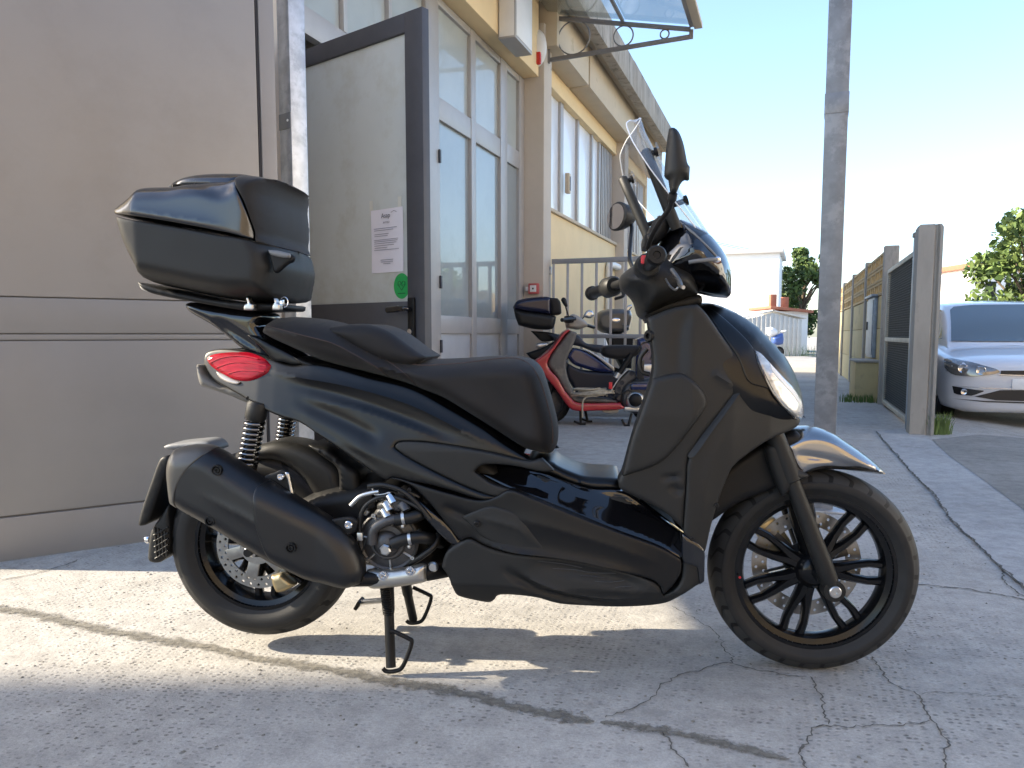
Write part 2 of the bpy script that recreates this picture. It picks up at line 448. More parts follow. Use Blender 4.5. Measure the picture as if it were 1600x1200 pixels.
_bx = [-.25, -.1, .05, .2, .35, .55, .8, 1.05, 1.2, 1.3, 1.4, 1.5, 1.6]
_bs = [.06, .10, .145, .172, .19, .203, .215, .222, .222, .198, .158, .10, .05]
def SB(X, Z):
    s = np.interp(X, _bx, _bs)
    s = s - np.where(X < .95, .22 * np.clip(Z - .62, 0, 1), .10 * np.clip(Z - .72, 0, 1))
    s = s - .55 * np.clip(.27 - Z, 0, 1)
    return s
def C(px, s, amp, wid): return Crease(F, px, s, amp, wid)
def PN(name, px, m, off=0.0, **kw): return panel(name, F, px, m, kw.pop('parent', scoot), kw.pop('S', SB), off=off, **kw)
def INF(name, px, m, **kw): return inflate(name, F, px, m, kw.pop('parent', scoot), **kw)
def zm(ox, oy, k, pts): return [(ox + x / k, oy + y / k) for x, y in pts]
ZA = lambda p: zm(140, 240, 4, p)
ZB = lambda p: zm(200, 520, 3.2, p)
ZC = lambda p: zm(180, 700, 3.077, p)
ZD = lambda p: zm(380, 460, 3.077, p)
ZE = lambda p: zm(640, 640, 3.077, p)
ZFm = lambda p: zm(900, 160, 5.333, p)
ZG = lambda p: zm(880, 340, 4, p)
ZH = lambda p: zm(1040, 640, 3.81, p)
ZI = lambda p: zm(1060, 740, 3.81, p)

# ---------------------------------------------------------------- wheels
def wheel(name, cx, cz, Rt, hw, rb, tread, spokes, disc_r, disc_y, front):
    hub = lathe_bm; bm = bmesh.new(); yy = hw * .78
    lathe_bm(bm, [(rb + .006, -yy), (rb + .009, -yy + .004), (rb - .002, -yy + .010), (rb - .018, -yy + .016), (rb - .024, -.012), (rb - .024, .012), (rb - .018, yy - .016),
                  (rb - .002, yy - .010), (rb + .009, yy - .004), (rb + .006, yy), (rb - .004, yy), (rb - .004, -yy)], (0, 0, 0), (0, 1, 0), 96, True)
    lathe_bm(bm, [(0, -.045), (.026, -.045), (.034, -.040), (.050, -.022), (.056, 0), (.050, .022), (.034, .045), (0, .045)], (0, 0, 0), (0, 1, 0), 32)
    o = bm_obj('wheel', bm, rimm, scoot, 35); o.location = (cx, 0, cz)
    # tyre
    r0 = rb
    prof = [(r0 - .004, -yy + .004), (r0 + .006, -yy), (r0 + .022, -hw * .96), (r0 + (Rt - r0) * .36, -hw), (r0 + (Rt - r0) * .54, -hw * .985), (r0 + (Rt - r0) * .59, -hw * .96), (r0 + (Rt - r0) * .605, -hw * .94),
            (r0 + (Rt - r0) * .72, -hw * .85), (r0 + (Rt - r0) * .83, -hw * .71), (r0 + (Rt - r0) * .92, -hw * .52), (r0 + (Rt - r0) * .98, -hw * .27), (Rt, 0)]
    prof = prof + [(r, -y) for r, y in prof[:-1][::-1]]
    t = lathe('tyre', prof, tread, o, seg=160, closed=True, smooth=60)
    for k in range(spokes[0]):
        a = spokes[1] + 2 * math.pi * k / spokes[0]; bm = bmesh.new()
        for sg in (-1, 1):
            pr = []
            for i, u in enumerate((0, .28, .5, .75, 1)):
                r = .028 + (rb - .018 - .028) * u
                lat = sg * np.interp(u, [0, .28, .5, .75, 1], [.004, .0085, .0180, .0245, .0230])
                wd = np.interp(u, [0, .3, .6, 1], [.016, .0145, .0095, .0108]); dp = np.interp(u, [0, .5, 1], [.026, .018, .014]); yc = 0
                ring = []
                for (q, e) in ((-1, -.55), (-1, .55), (-.5, 1), (.5, 1), (1, .55), (1, -.55), (.5, -1), (-.5, -1)):
                    l2 = lat + q * wd
                    ring.append(bm.verts.new((r * math.cos(a) - l2 * math.sin(a), yc + e * dp, r * math.sin(a) + l2 * math.cos(a))))
                pr.append(ring)
            for A, B in zip(pr[:-1], pr[1:]):
                for q in range(8): bm.faces.new((A[q], A[(q + 1) % 8], B[(q + 1) % 8], B[q]))
            bm.faces.new(pr[0]); bm.faces.new(pr[-1][::-1])
        bm_obj('spoke', bm, rimm, o, 50)
    # drilled brake disc
    if disc_r:
        bm = bmesh.new(); ri = disc_r * .72; n = 120
        th = .0025
        holes = []
        for ring, (rr, m_, ph) in enumerate(((.79, 30, 0), (.92, 30, .5))):
            for k in range(m_):
                holes.append((disc_r * rr, 2 * math.pi * (k + ph) / m_))
        # planar outline with holes through the CDT, then both faces
        hr = .0042; loops = []
        def circ(r, n_, ox=0, oz=0): return [(ox + r * math.cos(2 * math.pi * q / n_), oz + r * math.sin(2 * math.pi * q / n_)) for q in range(n_)]
        loops.append(circ(disc_r, 120)); loops.append(circ(ri, 100))
        for (r, a) in holes: loops.append(circ(hr, 8, r * math.cos(a), r * math.sin(a)))
        vsl = []; eds = []
        for lp in loops:
            b0 = len(vsl); vsl += [Vector(p) for p in lp]; eds += [(b0 + i, b0 + (i + 1) % len(lp)) for i in range(len(lp))]
        r_ = geometry.delaunay_2d_cdt(vsl, eds, [], 0, 1e-6)
        P = r_[0]; tris = []
        for f in r_[2]:
            c = sum((P[i] for i in f), Vector((0, 0))) / 3; rc = c.length
            if rc > disc_r or rc < ri: continue
            bad = False
            for (r, a) in holes:
                if (c - Vector((r * math.cos(a), r * math.sin(a)))).length < hr * .95: bad = True; break
            if not bad: tris.append(tuple(f))
        nv = len(P); V = [(p.x, disc_y - th, p.y) for p in P] + [(p.x, disc_y + th, p.y) for p in P]
        FF = [f for f in tris] + [tuple(nv + i for i in f[::-1]) for f in tris]
        cnt = {}
        for f in tris:
            for i in range(3):
                e = (f[i], f[(i + 1) % 3]); cnt[e] = 1
        for (a, b) in list(cnt):
            if (b, a) not in cnt: FF.append((b, a, a + nv, b + nv))
        d = py_obj('brake_disc', V, FF, steel, o, 30)
        # carrier arms
        bm = bmesh.new()
        for k in range(6):
            a = 2 * math.pi * k / 6 + .3
            m3 = Matrix.Rotation(-a, 3, 'Y')
            box_bm(bm, m3 @ Vector((ri * .78, disc_y, 0)), (ri * .62, .006, .020 if front else .034), m3, .002)
        lathe_bm(bm, [(.03, disc_y - .004), (ri * .58, disc_y - .004), (ri * .58, disc_y + .004), (.03, disc_y + .004)], (0, 0, 0), (0, 1, 0), 40, True)
        bm_obj('disc_carrier', bm, steel if not front else dgrey, o, 30)
    return o
fwheel = wheel('front', LB, ZF, .280, .056, .208, treadf, (7, R(-2)), .150, .050, True)
rwheel = wheel('rear', 0, ZR, .2755, .070, .183, treadr, (7, R(14)), .122, -.052, False)

# ---------------------------------------------------------------- front fork and mudguard
ax = F.p3(1301, 921, .098)
top = F.p3(1222, 712, .098)
for sd in (1, -1):
    A = Vector((ax.x, -.098 * sd, ax.z)); T = Vector((top.x, -.098 * sd, top.z)); d = (A - T)
    q = lambda t, e=0: T + d * t + Vector((e, 0, 0))
    bm = bmesh.new()
    tube_bm(bm, [q(-.25), q(.10), q(.18), q(.19), q(.30), q(.55), q(.80), q(.93), q(.985)], [.024, .027, .027, .0205, .0205, .022, .024, .023, .019], 20)
    fk = bm_obj('fork_leg', bm, matte if sd == 1 else darkm, scoot, 45)
    bm = bmesh.new(); lathe_bm(bm, [(0, -.028), (.024, -.028), (.028, -.02), (.028, .018), (0, .018)], A, (0, -sd, 0), 24); bm_obj('axle_clamp', bm, matte, fk)
    lathe('axle_nut', [(0, .017), (.0155, .017), (.0155, .024), (.0135, .026), (.006, .026), (.0055, .020), (0, .020)], alu, fk, A, (0, -sd, 0), 24)
tube('axle', [(LB, -.09, ZF), (LB, .09, ZF)], .011, darkm, scoot)
# caliper on the far leg
box('brake_caliper', (LB - .09, .072, ZF + .07), (.07, .045, .10), gold, scoot, Matrix.Rotation(R(-35), 3, 'Y'), .012)
fend = INF('front_mudguard', [(1212, 690), (1221, 685), (1245, 674), (1263, 670), (1284, 671), (1308, 679), (1334, 695), (1360, 713), (1381, 730), (1396, 746), (1381, 746),
        (1342, 741), (1308, 738), (1284, 740), (1266, 746), (1250, 757), (1232, 742)], gloss, W=.080, Rr=.034, power=2.0, ts=.065, h=.006, creases=[C([(1240, 709), (1290, 717), (1355, 733)], .07, -.006, .008)])
fend.data.materials[0] = mat('mudguard_paint', (.36, .35, .34), .20, 1, .6, rvar=.02, vscale=5)
INF('fork_shroud', ZH([(585, 225), (610, 205), (660, 185), (690, 205), (725, 255), (745, 305), (800, 355), (870, 397), (800, 430), (760, 455), (735, 500), (690, 525), (650, 430), (610, 320)]), matte, W=.022, s0=.098, Rr=.022, ts=.11, h=.006, mirror=True)

# ---------------------------------------------------------------- front body
NOSE = [(1030, 520), (1052, 484), (1087, 473), (1117, 472), (1140, 479), (1162, 490), (1187, 506), (1202, 521), (1230, 552), (1249, 585), (1258, 610), (1262, 634), (1259, 656),
        (1240, 672), (1203, 688), (1150, 700), (1060, 660), (1030, 600)]
noseB = resample(dedupe(trace(F, NOSE, .07)), .010)
def SN(X, Z):
    Q = np.stack([np.asarray(X), np.asarray(Z)], 1); d = seg_dist(Q, noseB); t = np.clip(d / .19, 0, 1); t = np.where(inside(Q, noseB), t, 0)
    return .196 * (1 - (1 - t) ** 2.1) ** (1 / 2.1)
INF('front_cover', NOSE, satin, W=.196, Rr=.19, power=2.1, ts=.07, h=.009, creases=[C([(1125, 482), (1165, 520), (1200, 560), (1240, 610)], .1, .006, .012)])
hl = panel('headlight', F, ZG([(1203, 830), (1235, 845), (1275, 885), (1340, 955), (1400, 1020), (1450, 1075), (1490, 1140), (1512, 1210), (1515, 1250), (1480, 1268), (1440, 1235), (1370, 1160), (1330, 1110), (1285, 1030), (1240, 930)]),
      lensm, scoot, SN, off=.004, Rr=.006, edge=.004, thick=.012, h=.007)
panel('headlight_bezel', F, ZG([(1195, 820), (1206, 830), (1242, 930), (1287, 1030), (1332, 1110), (1372, 1160), (1442, 1235), (1478, 1266), (1460, 1272), (1420, 1240), (1350, 1160), (1300, 1090), (1250, 990), (1215, 900)]), gloss, hl, SN, off=.006, Rr=.004, edge=.003, thick=.012, h=.006)
panel('day_light_strip', F, ZG([(1290, 905), (1345, 968), (1405, 1035), (1452, 1085), (1485, 1150), (1478, 1170), (1430, 1100), (1370, 1035), (1310, 960)]), whitepl, hl, SN, off=.006, Rr=.003, edge=.002, thick=.008, h=.006)
PN('front_cover_wing', [(1092, 475), (1107, 492), (1130, 525), (1154, 560), (1169, 596), (1195, 606), (1213, 613), (1208, 600), (1190, 570), (1178, 545), (1160, 523), (1128, 494), (1108, 480)], satin, S=SN, off=.003, edge=.003, thick=.008, Rr=.004, h=.008)

KNEE = [(1012, 497), (1052, 481), (1090, 475), (1105, 491), (1129, 526), (1153, 561), (1167, 597), (1150, 613), (1129, 641), (1104, 673), (1084, 702), (1076, 716), (1073, 760), (1068, 828),
        (1045, 806), (1020, 790), (997, 779), (970, 766), (966, 752), (974, 735), (986, 690), (1002, 640), (1018, 592), (1021, 560), (1016, 525)]
PN('knee_panel', KNEE, matte, mirror=False, Rr=.010, edge=.008, h=.008, thick=.05, creases=[C([(1060, 600), (1062, 520), (1080, 480)], .2, -.006, .018), C([(1110, 580), (1150, 605)], .2, .007, .010), C([(1045, 757), (1066, 768)], .2, -.008, .009), C([(1030, 745), (1066, 741)], .2, -.006, .006)])
PAD = [(1020, 592), (1040, 586), (1060, 583), (1072, 586), (1092, 602), (1104, 622), (1102, 640), (1078, 674), (1048, 710), (1022, 729), (972, 746), (985, 692), (1003, 640)]
PN('knee_pad', PAD, matte, off=.011, Rr=.010, edge=.012, thick=.02, h=.008, mirror=False)
PN('knee_panel', [(p[0] + (30 if p[0] < 1060 else 0), p[1]) for p in KNEE], matte, far=True, Rr=.03, edge=.016, thick=.05)
LOWF = [(1168, 598), (1190, 606), (1212, 613), (1232, 637), (1252, 656), (1243, 669), (1203, 687), (1171, 708), (1146, 729), (1137, 746), (1127, 771), (1113, 815), (1104, 855), (1101, 864), (1085, 850), (1068, 834),
        (1073, 760), (1077, 717), (1105, 676), (1150, 616)]
PN('front_lower_panel', LOWF, matte, Rr=.006, edge=.005, thick=.06, off=.004, h=.008, creases=[C([(1165, 640), (1120, 700), (1098, 760), (1095, 840)], .2, .006, .02)])
STR = [(1167, 598), (1158, 613), (1138, 642), (1112, 677), (1088, 711), (1077, 717), (1073, 712), (1080, 698), (1105, 664), (1127, 635), (1147, 609)]
sc0 = np.array(F.bp(1115, 662, .21))
PN('shield_edge_trim', STR, matte, S=lambda X, Z: SB(X, Z) + .001 + 1.2 * ((X - np.interp(Z, [sc0[1] - .11, sc0[1] + .11], [sc0[0] - .085, sc0[0] + .085])) * .62), Rr=.003, edge=.002, thick=.03, h=.006, mirror=False)
# inner leg shield, glove box and steering tunnel
INF('inner_leg_shield', [(1005, 503), (1030, 490), (1060, 480), (1060, 600), (1040, 690), (1000, 757), (985, 768), (968, 764), (974, 738), (987, 690), (1003, 640), (1017, 592), (1020, 560), (1014, 530)], darkm, W=.125, Rr=.05, ts=-.12)
INF('wheel_arch_liner', [(1125, 740), (1171, 706), (1203, 686), (1245, 672), (1262, 690), (1240, 730), (1215, 762), (1160, 785), (1113, 816), (1108, 820), (1108, 780)], darkm, W=.075, Rr=.02, ts=.07)
# steering column / ignition
bolt('ignition_lock', F.p3(1016, 525, .19) + Vector((0, 0, 0)), (-.7, -.7, 0), .016, darkm, scoot, .01)
tube('luggage_hook', spline([F.p3(1011, 545, .17), F.p3(1000, 560, .17), F.p3(1002, 580, .17), F.p3(1015, 585, .17)], 4), .006, rubb2, scoot)

# ---------------------------------------------------------------- footboard and lower body
CORE = [(430, 640), (520, 600), (640, 620), (745, 690), (800, 735), (870, 775), (940, 800), (1000, 812), (1060, 850), (1090, 862), (1092, 905), (1050, 932), (960, 940), (840, 925), (730, 925), (712, 905), (700, 865), (640, 780), (590, 735), (500, 680)]
INF('inner_frame', CORE, darkm, W=lambda X, Z: np.interp(X, [0, .5, .62, .75, 1.3], [.14, .16, .15, .15, .15]), Rr=.04, ts=.15, h=.014)
SIDE = [(606, 747), (622, 747), (659, 759), (700, 771), (747, 782), (776, 776), (797, 766), (835, 780), (900, 806), (965, 831), (1030, 855), (1065, 875), (1064, 895), (1052, 915), (1036, 930), (1030, 914), (1010, 903),
        (965, 891), (905, 878), (850, 869), (800, 863), (762, 853), (735, 840), (719, 846), (700, 822), (668, 783), (640, 758)]
PN('side_cover', SIDE, mat('side_cover_plastic', (.0055, .0055, .006), .38, 0, .30, bump=.14, bscale=700, rvar=.04, vscale=10), off=.004, Rr=.005, edge=.004, thick=.03, h=.0075,
   creases=[C([(690, 788), (730, 806), (762, 813)], .2, -.007, .010), C([(770, 800), (860, 820), (960, 850), (1040, 880)], .2, .006, .030), C([(735, 838), (790, 856), (850, 866), (960, 886), (1025, 908)], .2, .012, .013)])
hat = PN('side_hatch', ZE([(250, 517), (310, 490), (385, 465), (440, 475), (500, 497), (552, 545), (600, 610), (650, 668), (640, 690), (615, 695), (500, 680), (410, 645), (340, 605)]), matte, off=.0075, Rr=.005, edge=.0045, thick=.012, h=.007,
   creases=[C(ZE([(300, 505), (440, 540), (530, 570), (600, 650)]), .21, .005, .012)])
x0, z0 = F.bp(746, 817, .21); bolt('hatch_screw', (x0, -.222, z0), (0, -1, 0), .008, darkm, hat, .004)
FLOORP = [(697, 863), (719, 847), (735, 842), (762, 855), (800, 865), (850, 871), (905, 880), (965, 893), (1010, 905), (1030, 916), (1037, 932), (1056, 920), (1066, 898), (1067, 840), (1084, 855), (1101, 866), (1101, 908), (1060, 934), (1030, 945), (965, 949),
          (880, 945), (835, 934), (783, 930), (771, 939), (760, 942), (722, 934), (710, 926), (699, 900), (689, 887)]
PN('belly_panel', FLOORP, matte, Rr=.008, edge=.007, thick=.10, h=.0065, creases=[C(ZE([(430, 745), (600, 850), (800, 915), (1000, 930)]), .2, -.016, .012), C(ZE([(560, 720), (800, 760), (1000, 800), (1150, 850)]), .2, -.012, .022), C(ZE([(500, 770), (700, 850), (900, 895), (1200, 905)]), .2, .008, .008)])
# passenger foot-rest scratches are real shallow ribs
for q in ([(480, 715), (620, 722), (740, 735), (830, 752)], [(690, 757), (800, 762), (870, 775), (990, 777)], [(820, 790), (880, 792), (935, 800)], [(890, 816), (960, 820), (1030, 812)], [(960, 850), (1010, 842), (1065, 840)]):
    pts = []
    for x, y in ZE(q):
        xx, zz = F.bp(x, y, .2); pts.append((xx, -(float(SB(np.array([xx]), np.array([zz]))[0]) - .004), zz))
    tube('footboard_rib', spline(pts, 4), .0011, MATS.get('worn_rib') or mat('worn_rib', (.045, .045, .047), .5), scoot, 6)
GLO = ZE([(310, 297), (335, 278), (370, 266), (480, 275), (640, 308), (760, 350), (880, 385), (1020, 392), (1100, 435), (1200, 510), (1310, 595), (1352, 625), (1320, 640), (1312, 722), (1200, 665), (1000, 590), (800, 515), (600, 432), (480, 383)])
def SG(X, Z): return SB(X, Z) - .9 * np.clip(Z - np.interp(X, [.5, .62, .80, 1.0, 1.2], [.50, .49, .45, .40, .33]), 0, .10)
PN('gloss_side_panel', GLO, gloss, S=SG, off=.010, Rr=.007, edge=.006, thick=.04, h=.007, creases=[C(ZE([(700, 420), (900, 470), (1050, 540)]), .2, -.006, .022)])
INF('floor_board', ZE([(600, 300), (760, 352), (880, 388), (1020, 400), (1100, 440), (1200, 515), (1300, 595), (1300, 680), (1100, 600), (880, 500), (640, 400)]), matte, W=.145, Rr=.02, ts=.13, h=.012)
TUN = ZE([(560, 255), (600, 235), (640, 236), (690, 250), (715, 268), (780, 297), (850, 318), (960, 325), (1010, 330), (1030, 392), (940, 392), (880, 388), (760, 355), (690, 322), (620, 305)])
INF('floor_tunnel', TUN, satin, W=.13, Rr=.030, ts=.10, h=.008)
NOTCH = [(615, 699), (624, 691), (656, 691), (705, 697), (770, 709), (823, 721), (847, 717), (866, 736), (845, 737), (800, 728), (757, 726), (740, 737), (768, 756), (797, 765), (776, 777), (737, 765), (689, 743), (640, 717)]
PN('trim_wedge', NOTCH, matte, off=-.005, Rr=.006, edge=.005, thick=.02, h=.0075)
PN('nose_foot_edge', ZE([(1312, 597), (1350, 622), (1395, 648), (1418, 680), (1420, 730), (1418, 830), (1395, 845), (1385, 760), (1312, 738)]), gloss, off=.006, Rr=.008, edge=.005, thick=.02, h=.008)

# ---------------------------------------------------------------- rear body
REAR = [(318, 560), (326, 549), (350, 545), (385, 549), (425, 562), (455, 571), (485, 569), (520, 574), (575, 590), (627, 603), (660, 616), (705, 642), (754, 671), (786, 694), (825, 718), (822, 721), (770, 709), (705, 697), (656, 691), (624, 691), (614, 699),
        (640, 717), (689, 743), (737, 765), (776, 778), (752, 781), (705, 767), (672, 758), (640, 752), (614, 746), (603, 751), (587, 742), (559, 722), (528, 701), (497, 680), (466, 660), (437, 651), (412, 640), (390, 627), (355, 607), (335, 595), (322, 578)]
def SR(X, Z):
    s = np.interp(X, _bx, _bs); return s - .28 * np.clip(Z - np.interp(X, [-.2, .1, .4, .8], [.74, .70, .60, .46]), 0, 1)
PN('rear_side_panel', REAR, satin, S=SR, off=.006, Rr=.006, edge=.005, thick=.05, h=.0075, corner=60,
   creases=[C([(400, 578), (440, 588), (540, 605), (640, 634), (740, 682), (815, 716)], .18, .009, .012), C([(480, 625), (560, 640), (640, 668), (690, 685)], .18, .006, .012),
            C([(440, 600), (520, 618), (620, 650), (720, 690)], .18, -.007, .015), C([(450, 625), (540, 660), (600, 690)], .18, -.007, .016), C([(430, 640), (520, 685), (600, 735)], .18, -.004, .014)])
PN('tail_light', ZB([(383, 132), (405, 112), (440, 102), (500, 95), (560, 94), (610, 100), (680, 128), (718, 165), (700, 200), (660, 225), (610, 243), (560, 245), (505, 230), (450, 200), (405, 165)]), tail_red, S=SR, off=.012, Rr=.018, edge=.010, thick=.02, h=.006)
for q in ([(410, 150), (470, 125), (560, 115), (650, 130)], [(440, 175), (520, 150), (600, 150), (690, 165)], [(500, 205), (560, 190), (630, 190), (680, 195)]):
    pts = []
    for x, y in ZB(q):
        s_ = .1
        for _ in range(4): xx, zz_ = F.bp(x, y, s_); s_ = float(SR(np.array([xx]), np.array([zz_]))[0]) + .0125
        pts.append((xx, -s_, zz_))
    tube('lens_highlight_rib', spline(pts, 5), .0016, MATS.get('highlight_red_rib') or mat('highlight_red_rib', (.38, .035, .05), .2), scoot, 6)  # ribs on the lens; their lighter red paints in highlight lines
PN('indicator_lens', ZB([(440, 196), (470, 205), (520, 232), (560, 247), (540, 258), (490, 246), (452, 222)]), mat('smoked_clear_lens', (.30, .27, .24), .12, .2, coat=1), S=SR, off=.013, Rr=.005, edge=.003, thick=.012, h=.006)
INF('tail_skirt', ZB([(350, 158), (372, 165), (400, 210), (470, 255), (560, 275), (640, 320), (690, 380), (600, 348), (520, 315), (450, 290), (372, 265), (358, 220)]), mat('skirt_sunlit_black', (.13, .125, .115), .42, bump=.05, bscale=600), W=.085, Rr=.02, ts=.06, h=.008)  # black plastic; glancing sunlight is put into the lighter base colour
INF('tail_core', [(326, 556), (400, 548), (480, 565), (600, 600), (760, 690), (740, 740), (600, 700), (440, 640), (350, 596)], darkm, W=.08, Rr=.03, ts=.08, h=.012)
# rack arm and grab rail
INF('rack_arm', [(287, 476), (300, 472), (345, 480), (400, 487), (410, 495), (404, 507), (414, 520), (440, 540), (476, 562), (455, 570), (430, 566), (400, 556), (378, 545), (352, 524), (330, 508), (296, 488)], gloss, W=.085, Rr=.025, ts=.07, h=.008,
    creases=[C([(330, 497), (380, 530), (430, 562)], .08, -.010, .012)])
PN('grab_rail', ZB([(590, 10), (640, 20), (720, 60), (800, 100), (890, 150), (870, 162), (830, 168), (770, 152), (730, 146), (680, 95), (630, 45)]), satin, S=.118, Rr=.010, edge=.008, thick=.025, h=.007)

# ---------------------------------------------------------------- seat
SEAT = ZD([(60, 182), (66, 155), (85, 128), (115, 110), (160, 104), (230, 106), (300, 112), (380, 125), (440, 145), (500, 178), (560, 215), (640, 258), (720, 296), (800, 310), (900, 315), (1000, 313), (1100, 307), (1200, 300), (1290, 300), (1340, 307), (1390, 328), (1428, 372),
        (1452, 440), (1480, 535), (1505, 640), (1507, 720), (1493, 768), (1470, 786), (1430, 781), (1340, 758), (1250, 702), (1100, 606), (950, 514), (860, 478), (760, 437), (600, 392), (400, 342), (310, 312), (180, 255), (80, 208)])
def WS(X, Z): return np.interp(X, [-.1, .05, .2, .4, .6, .8, .95], [.125, .150, .158, .160, .160, .150, .125])
seat = INF('seat', SEAT, seatm, W=WS, Rr=.055, ts=.12, h=.009, power=2.2,
    creases=[C(ZD([(90, 150), (300, 200), (420, 230), (520, 280), (640, 350), (740, 430)]), .15, .009, .007), C(ZD([(500, 190), (620, 270), (740, 350), (810, 410), (862, 476)]), .15, -.006, .006),
             C(ZD([(900, 360), (1100, 420), (1250, 540), (1380, 700)]), .15, -.010, .05)])
hump = INF('rider_backrest', ZD([(455, 175), (480, 160), (540, 150), (600, 145), (650, 145), (700, 156), (760, 182), (830, 232), (880, 268), (925, 296), (880, 330), (800, 330), (680, 300), (560, 235)]), seatm, W=.135, Rr=.035, ts=-.02, h=.008)
for nm, q, dy in (('seam_piping', [(740, 320), (850, 340), (950, 338), (1050, 331), (1200, 312), (1290, 306), (1345, 318), (1385, 345), (1412, 385), (1436, 440), (1462, 530), (1485, 630), (1487, 715)], 0),
              ('stitch_line', [(110, 150), (260, 190), (420, 232), (520, 280), (640, 350), (700, 395), (745, 432)], 0), ('stitch_line', [(520, 205), (620, 272), (740, 352), (808, 410), (855, 470)], 0)):
    pts = []
    bv = BVHTree.FromObject(seat, bpy.context.evaluated_depsgraph_get())
    for p in spline([Vector((a, b, 0)) for a, b in ZD(q)], 8):
        # point of the seat surface under that pixel (the seat mesh is in the scooter's own axes)
        o0 = F.p3(p.x, p.y, 1.0); o1 = F.p3(p.x, p.y, -.2); d = (o1 - o0).normalized()
        hit = bv.ray_cast(o0, d)
        if hit[0] is not None: pts.append(hit[0] - d * .0004)
    if len(pts) > 3: tube(nm, pts, .0022 if nm == 'seam_piping' else .0011, stitch, seat, 6)
INF('seat_base', ZD([(240, 300), (400, 350), (600, 398), (760, 446), (860, 486), (950, 520), (1100, 612), (1250, 708), (1350, 768), (1300, 772), (1100, 660), (900, 560), (700, 470), (500, 410), (300, 345)]), darkm, W=.13, Rr=.01, ts=.12, h=.012)

# ---------------------------------------------------------------- top box
BOX = ZA([(128, 368), (135, 340), (160, 312), (220, 260), (290, 202), (330, 185), (430, 180), (520, 177), (620, 160), (760, 150), (880, 148), (960, 140), (1100, 133), (1180, 156), (1260, 202), (1320, 252), (1350, 305), (1372, 390), (1381, 480), (1376, 572), (1360, 600), (1305, 625), (1292, 680), (1255, 785), (1220, 855), (1192, 918), (1010, 925), (800, 905), (500, 845), (312, 800), (272, 742), (205, 600), (165, 470), (150, 400)])
xr_ = F.bp(485, 370, -.15)[0]; print('box right', xr_, F.bp(172, 340, .12)[0], F.bp(412, 370, .2)[0])
def TSB(X, Z): return np.interp(X, [-.38, -.28, xr_ - .12, xr_ - .05, xr_], [.11, .15, .15, .06, -.14])
def WB(X, Z): return .205 - .22 * np.clip(1.02 - Z, 0, 1) - np.clip((-.24 - X), 0, 1) * .35
tb = INF('top_box', ZA([(150, 388), (300, 425), (600, 475), (900, 532), (1095, 568), (1300, 612), (1292, 680), (1255, 785), (1220, 855), (1192, 918), (1010, 925), (800, 905), (500, 845), (312, 800), (272, 742), (205, 600), (165, 470)]), matte, W=WB, Rr=.062, ts=TSB, h=.009, power=2.4, whole=BOX)
lid = INF('lid', ZA([(128, 368), (135, 340), (160, 312), (220, 260), (290, 202), (330, 185), (430, 180), (520, 177), (620, 160), (760, 150), (880, 152), (975, 176), (1015, 215), (1048, 310), (1075, 420), (1088, 500), (1092, 556), (1060, 548), (900, 508), (600, 450), (300, 402), (140, 378)]),
      mat('lid_paint', (.085, .085, .088), .25, 1, .6, rvar=.03, vscale=6), parent=tb, W=lambda X, Z: .212 - np.clip((-.24 - X), 0, 1) * .38, Rr=.062, ts=TSB, h=.008, power=2.4, whole=BOX, creases=[C(ZA([(560, 175), (700, 200), (880, 262), (990, 190)]), .15, -.010, .014), C(ZA([(160, 345), (500, 400), (900, 470)]), .2, .006, .02)])
pad = INF('backrest', ZA([(985, 180), (960, 150), (1000, 138), (1100, 133), (1180, 156), (1260, 202), (1320, 252), (1350, 305), (1372, 390), (1381, 480), (1376, 572), (1360, 605), (1300, 611), (1200, 586), (1096, 562), (1090, 480), (1066, 350), (1036, 262), (1008, 208)]), seatm, parent=tb, W=.212, Rr=.055, ts=TSB, h=.008, power=2.6, whole=BOX,
      creases=[C(ZA([(1120, 140), (1155, 230), (1170, 380), (1165, 560)]), .19, -.005, .006)])
INF('lid_ridge', ZA([(520, 260), (600, 185), (690, 150), (800, 138), (960, 137), (1060, 150), (1060, 300), (800, 300)]), MATS['lid_paint'], parent=tb, W=.11, Rr=.05, ts=.0, h=.010)
INF('latch_recess', ZA([(1112, 600), (1180, 608), (1255, 626), (1285, 645), (1270, 680), (1240, 690), (1180, 742), (1152, 745), (1135, 690)]), darkm, parent=tb, W=.010, s0=.168, Rr=.006, h=.006)
INF('latch', ZA([(1112, 600), (1180, 606), (1255, 626), (1250, 655), (1190, 648), (1130, 632)]), grey_pl, parent=tb, W=.008, s0=.184, Rr=.005, h=.005)
INF('carrier_plate', ZA([(312, 805), (500, 852), (800, 912), (1010, 930), (1180, 938), (1175, 975), (1020, 980), (960, 980), (700, 935), (420, 880), (340, 840)]), darkm, W=.12, Rr=.012, ts=.10, h=.010)
for q in ([(975, 897), (990, 897), (1005, 935), (1024, 940), (1022, 980), (960, 978), (965, 940), (985, 935)], [(1146, 902), (1160, 902), (1172, 935), (1190, 940), (1188, 980), (1140, 978), (1142, 940), (1156, 932)]):
    INF('carrier_clip', ZA(q), alu, W=.012, s0=.135, Rr=.004, h=.004)
INF('reflector_plate', ZA([(303, 822), (335, 828), (412, 878), (330, 855)]), mat('pale_plate', (.5, .47, .42), .4), W=.05, Rr=.006, ts=.05, h=.005)
rk = F.p3(440 + 4, 472, .10)
bm = bmesh.new()
for k in range(20):
    a, b = 2 * math.pi * k / 20, 2 * math.pi * (k + 1) / 20
    tube_bm(bm, [rk + Vector((.011 * math.cos(a), 0, .014 * math.sin(a))), rk + Vector((.011 * math.cos(b), 0, .014 * math.sin(b)))], .0014, 6)
box_bm(bm, rk + Vector((-.004, -.004, -.004)), (.012, .003, .020), None, .001)
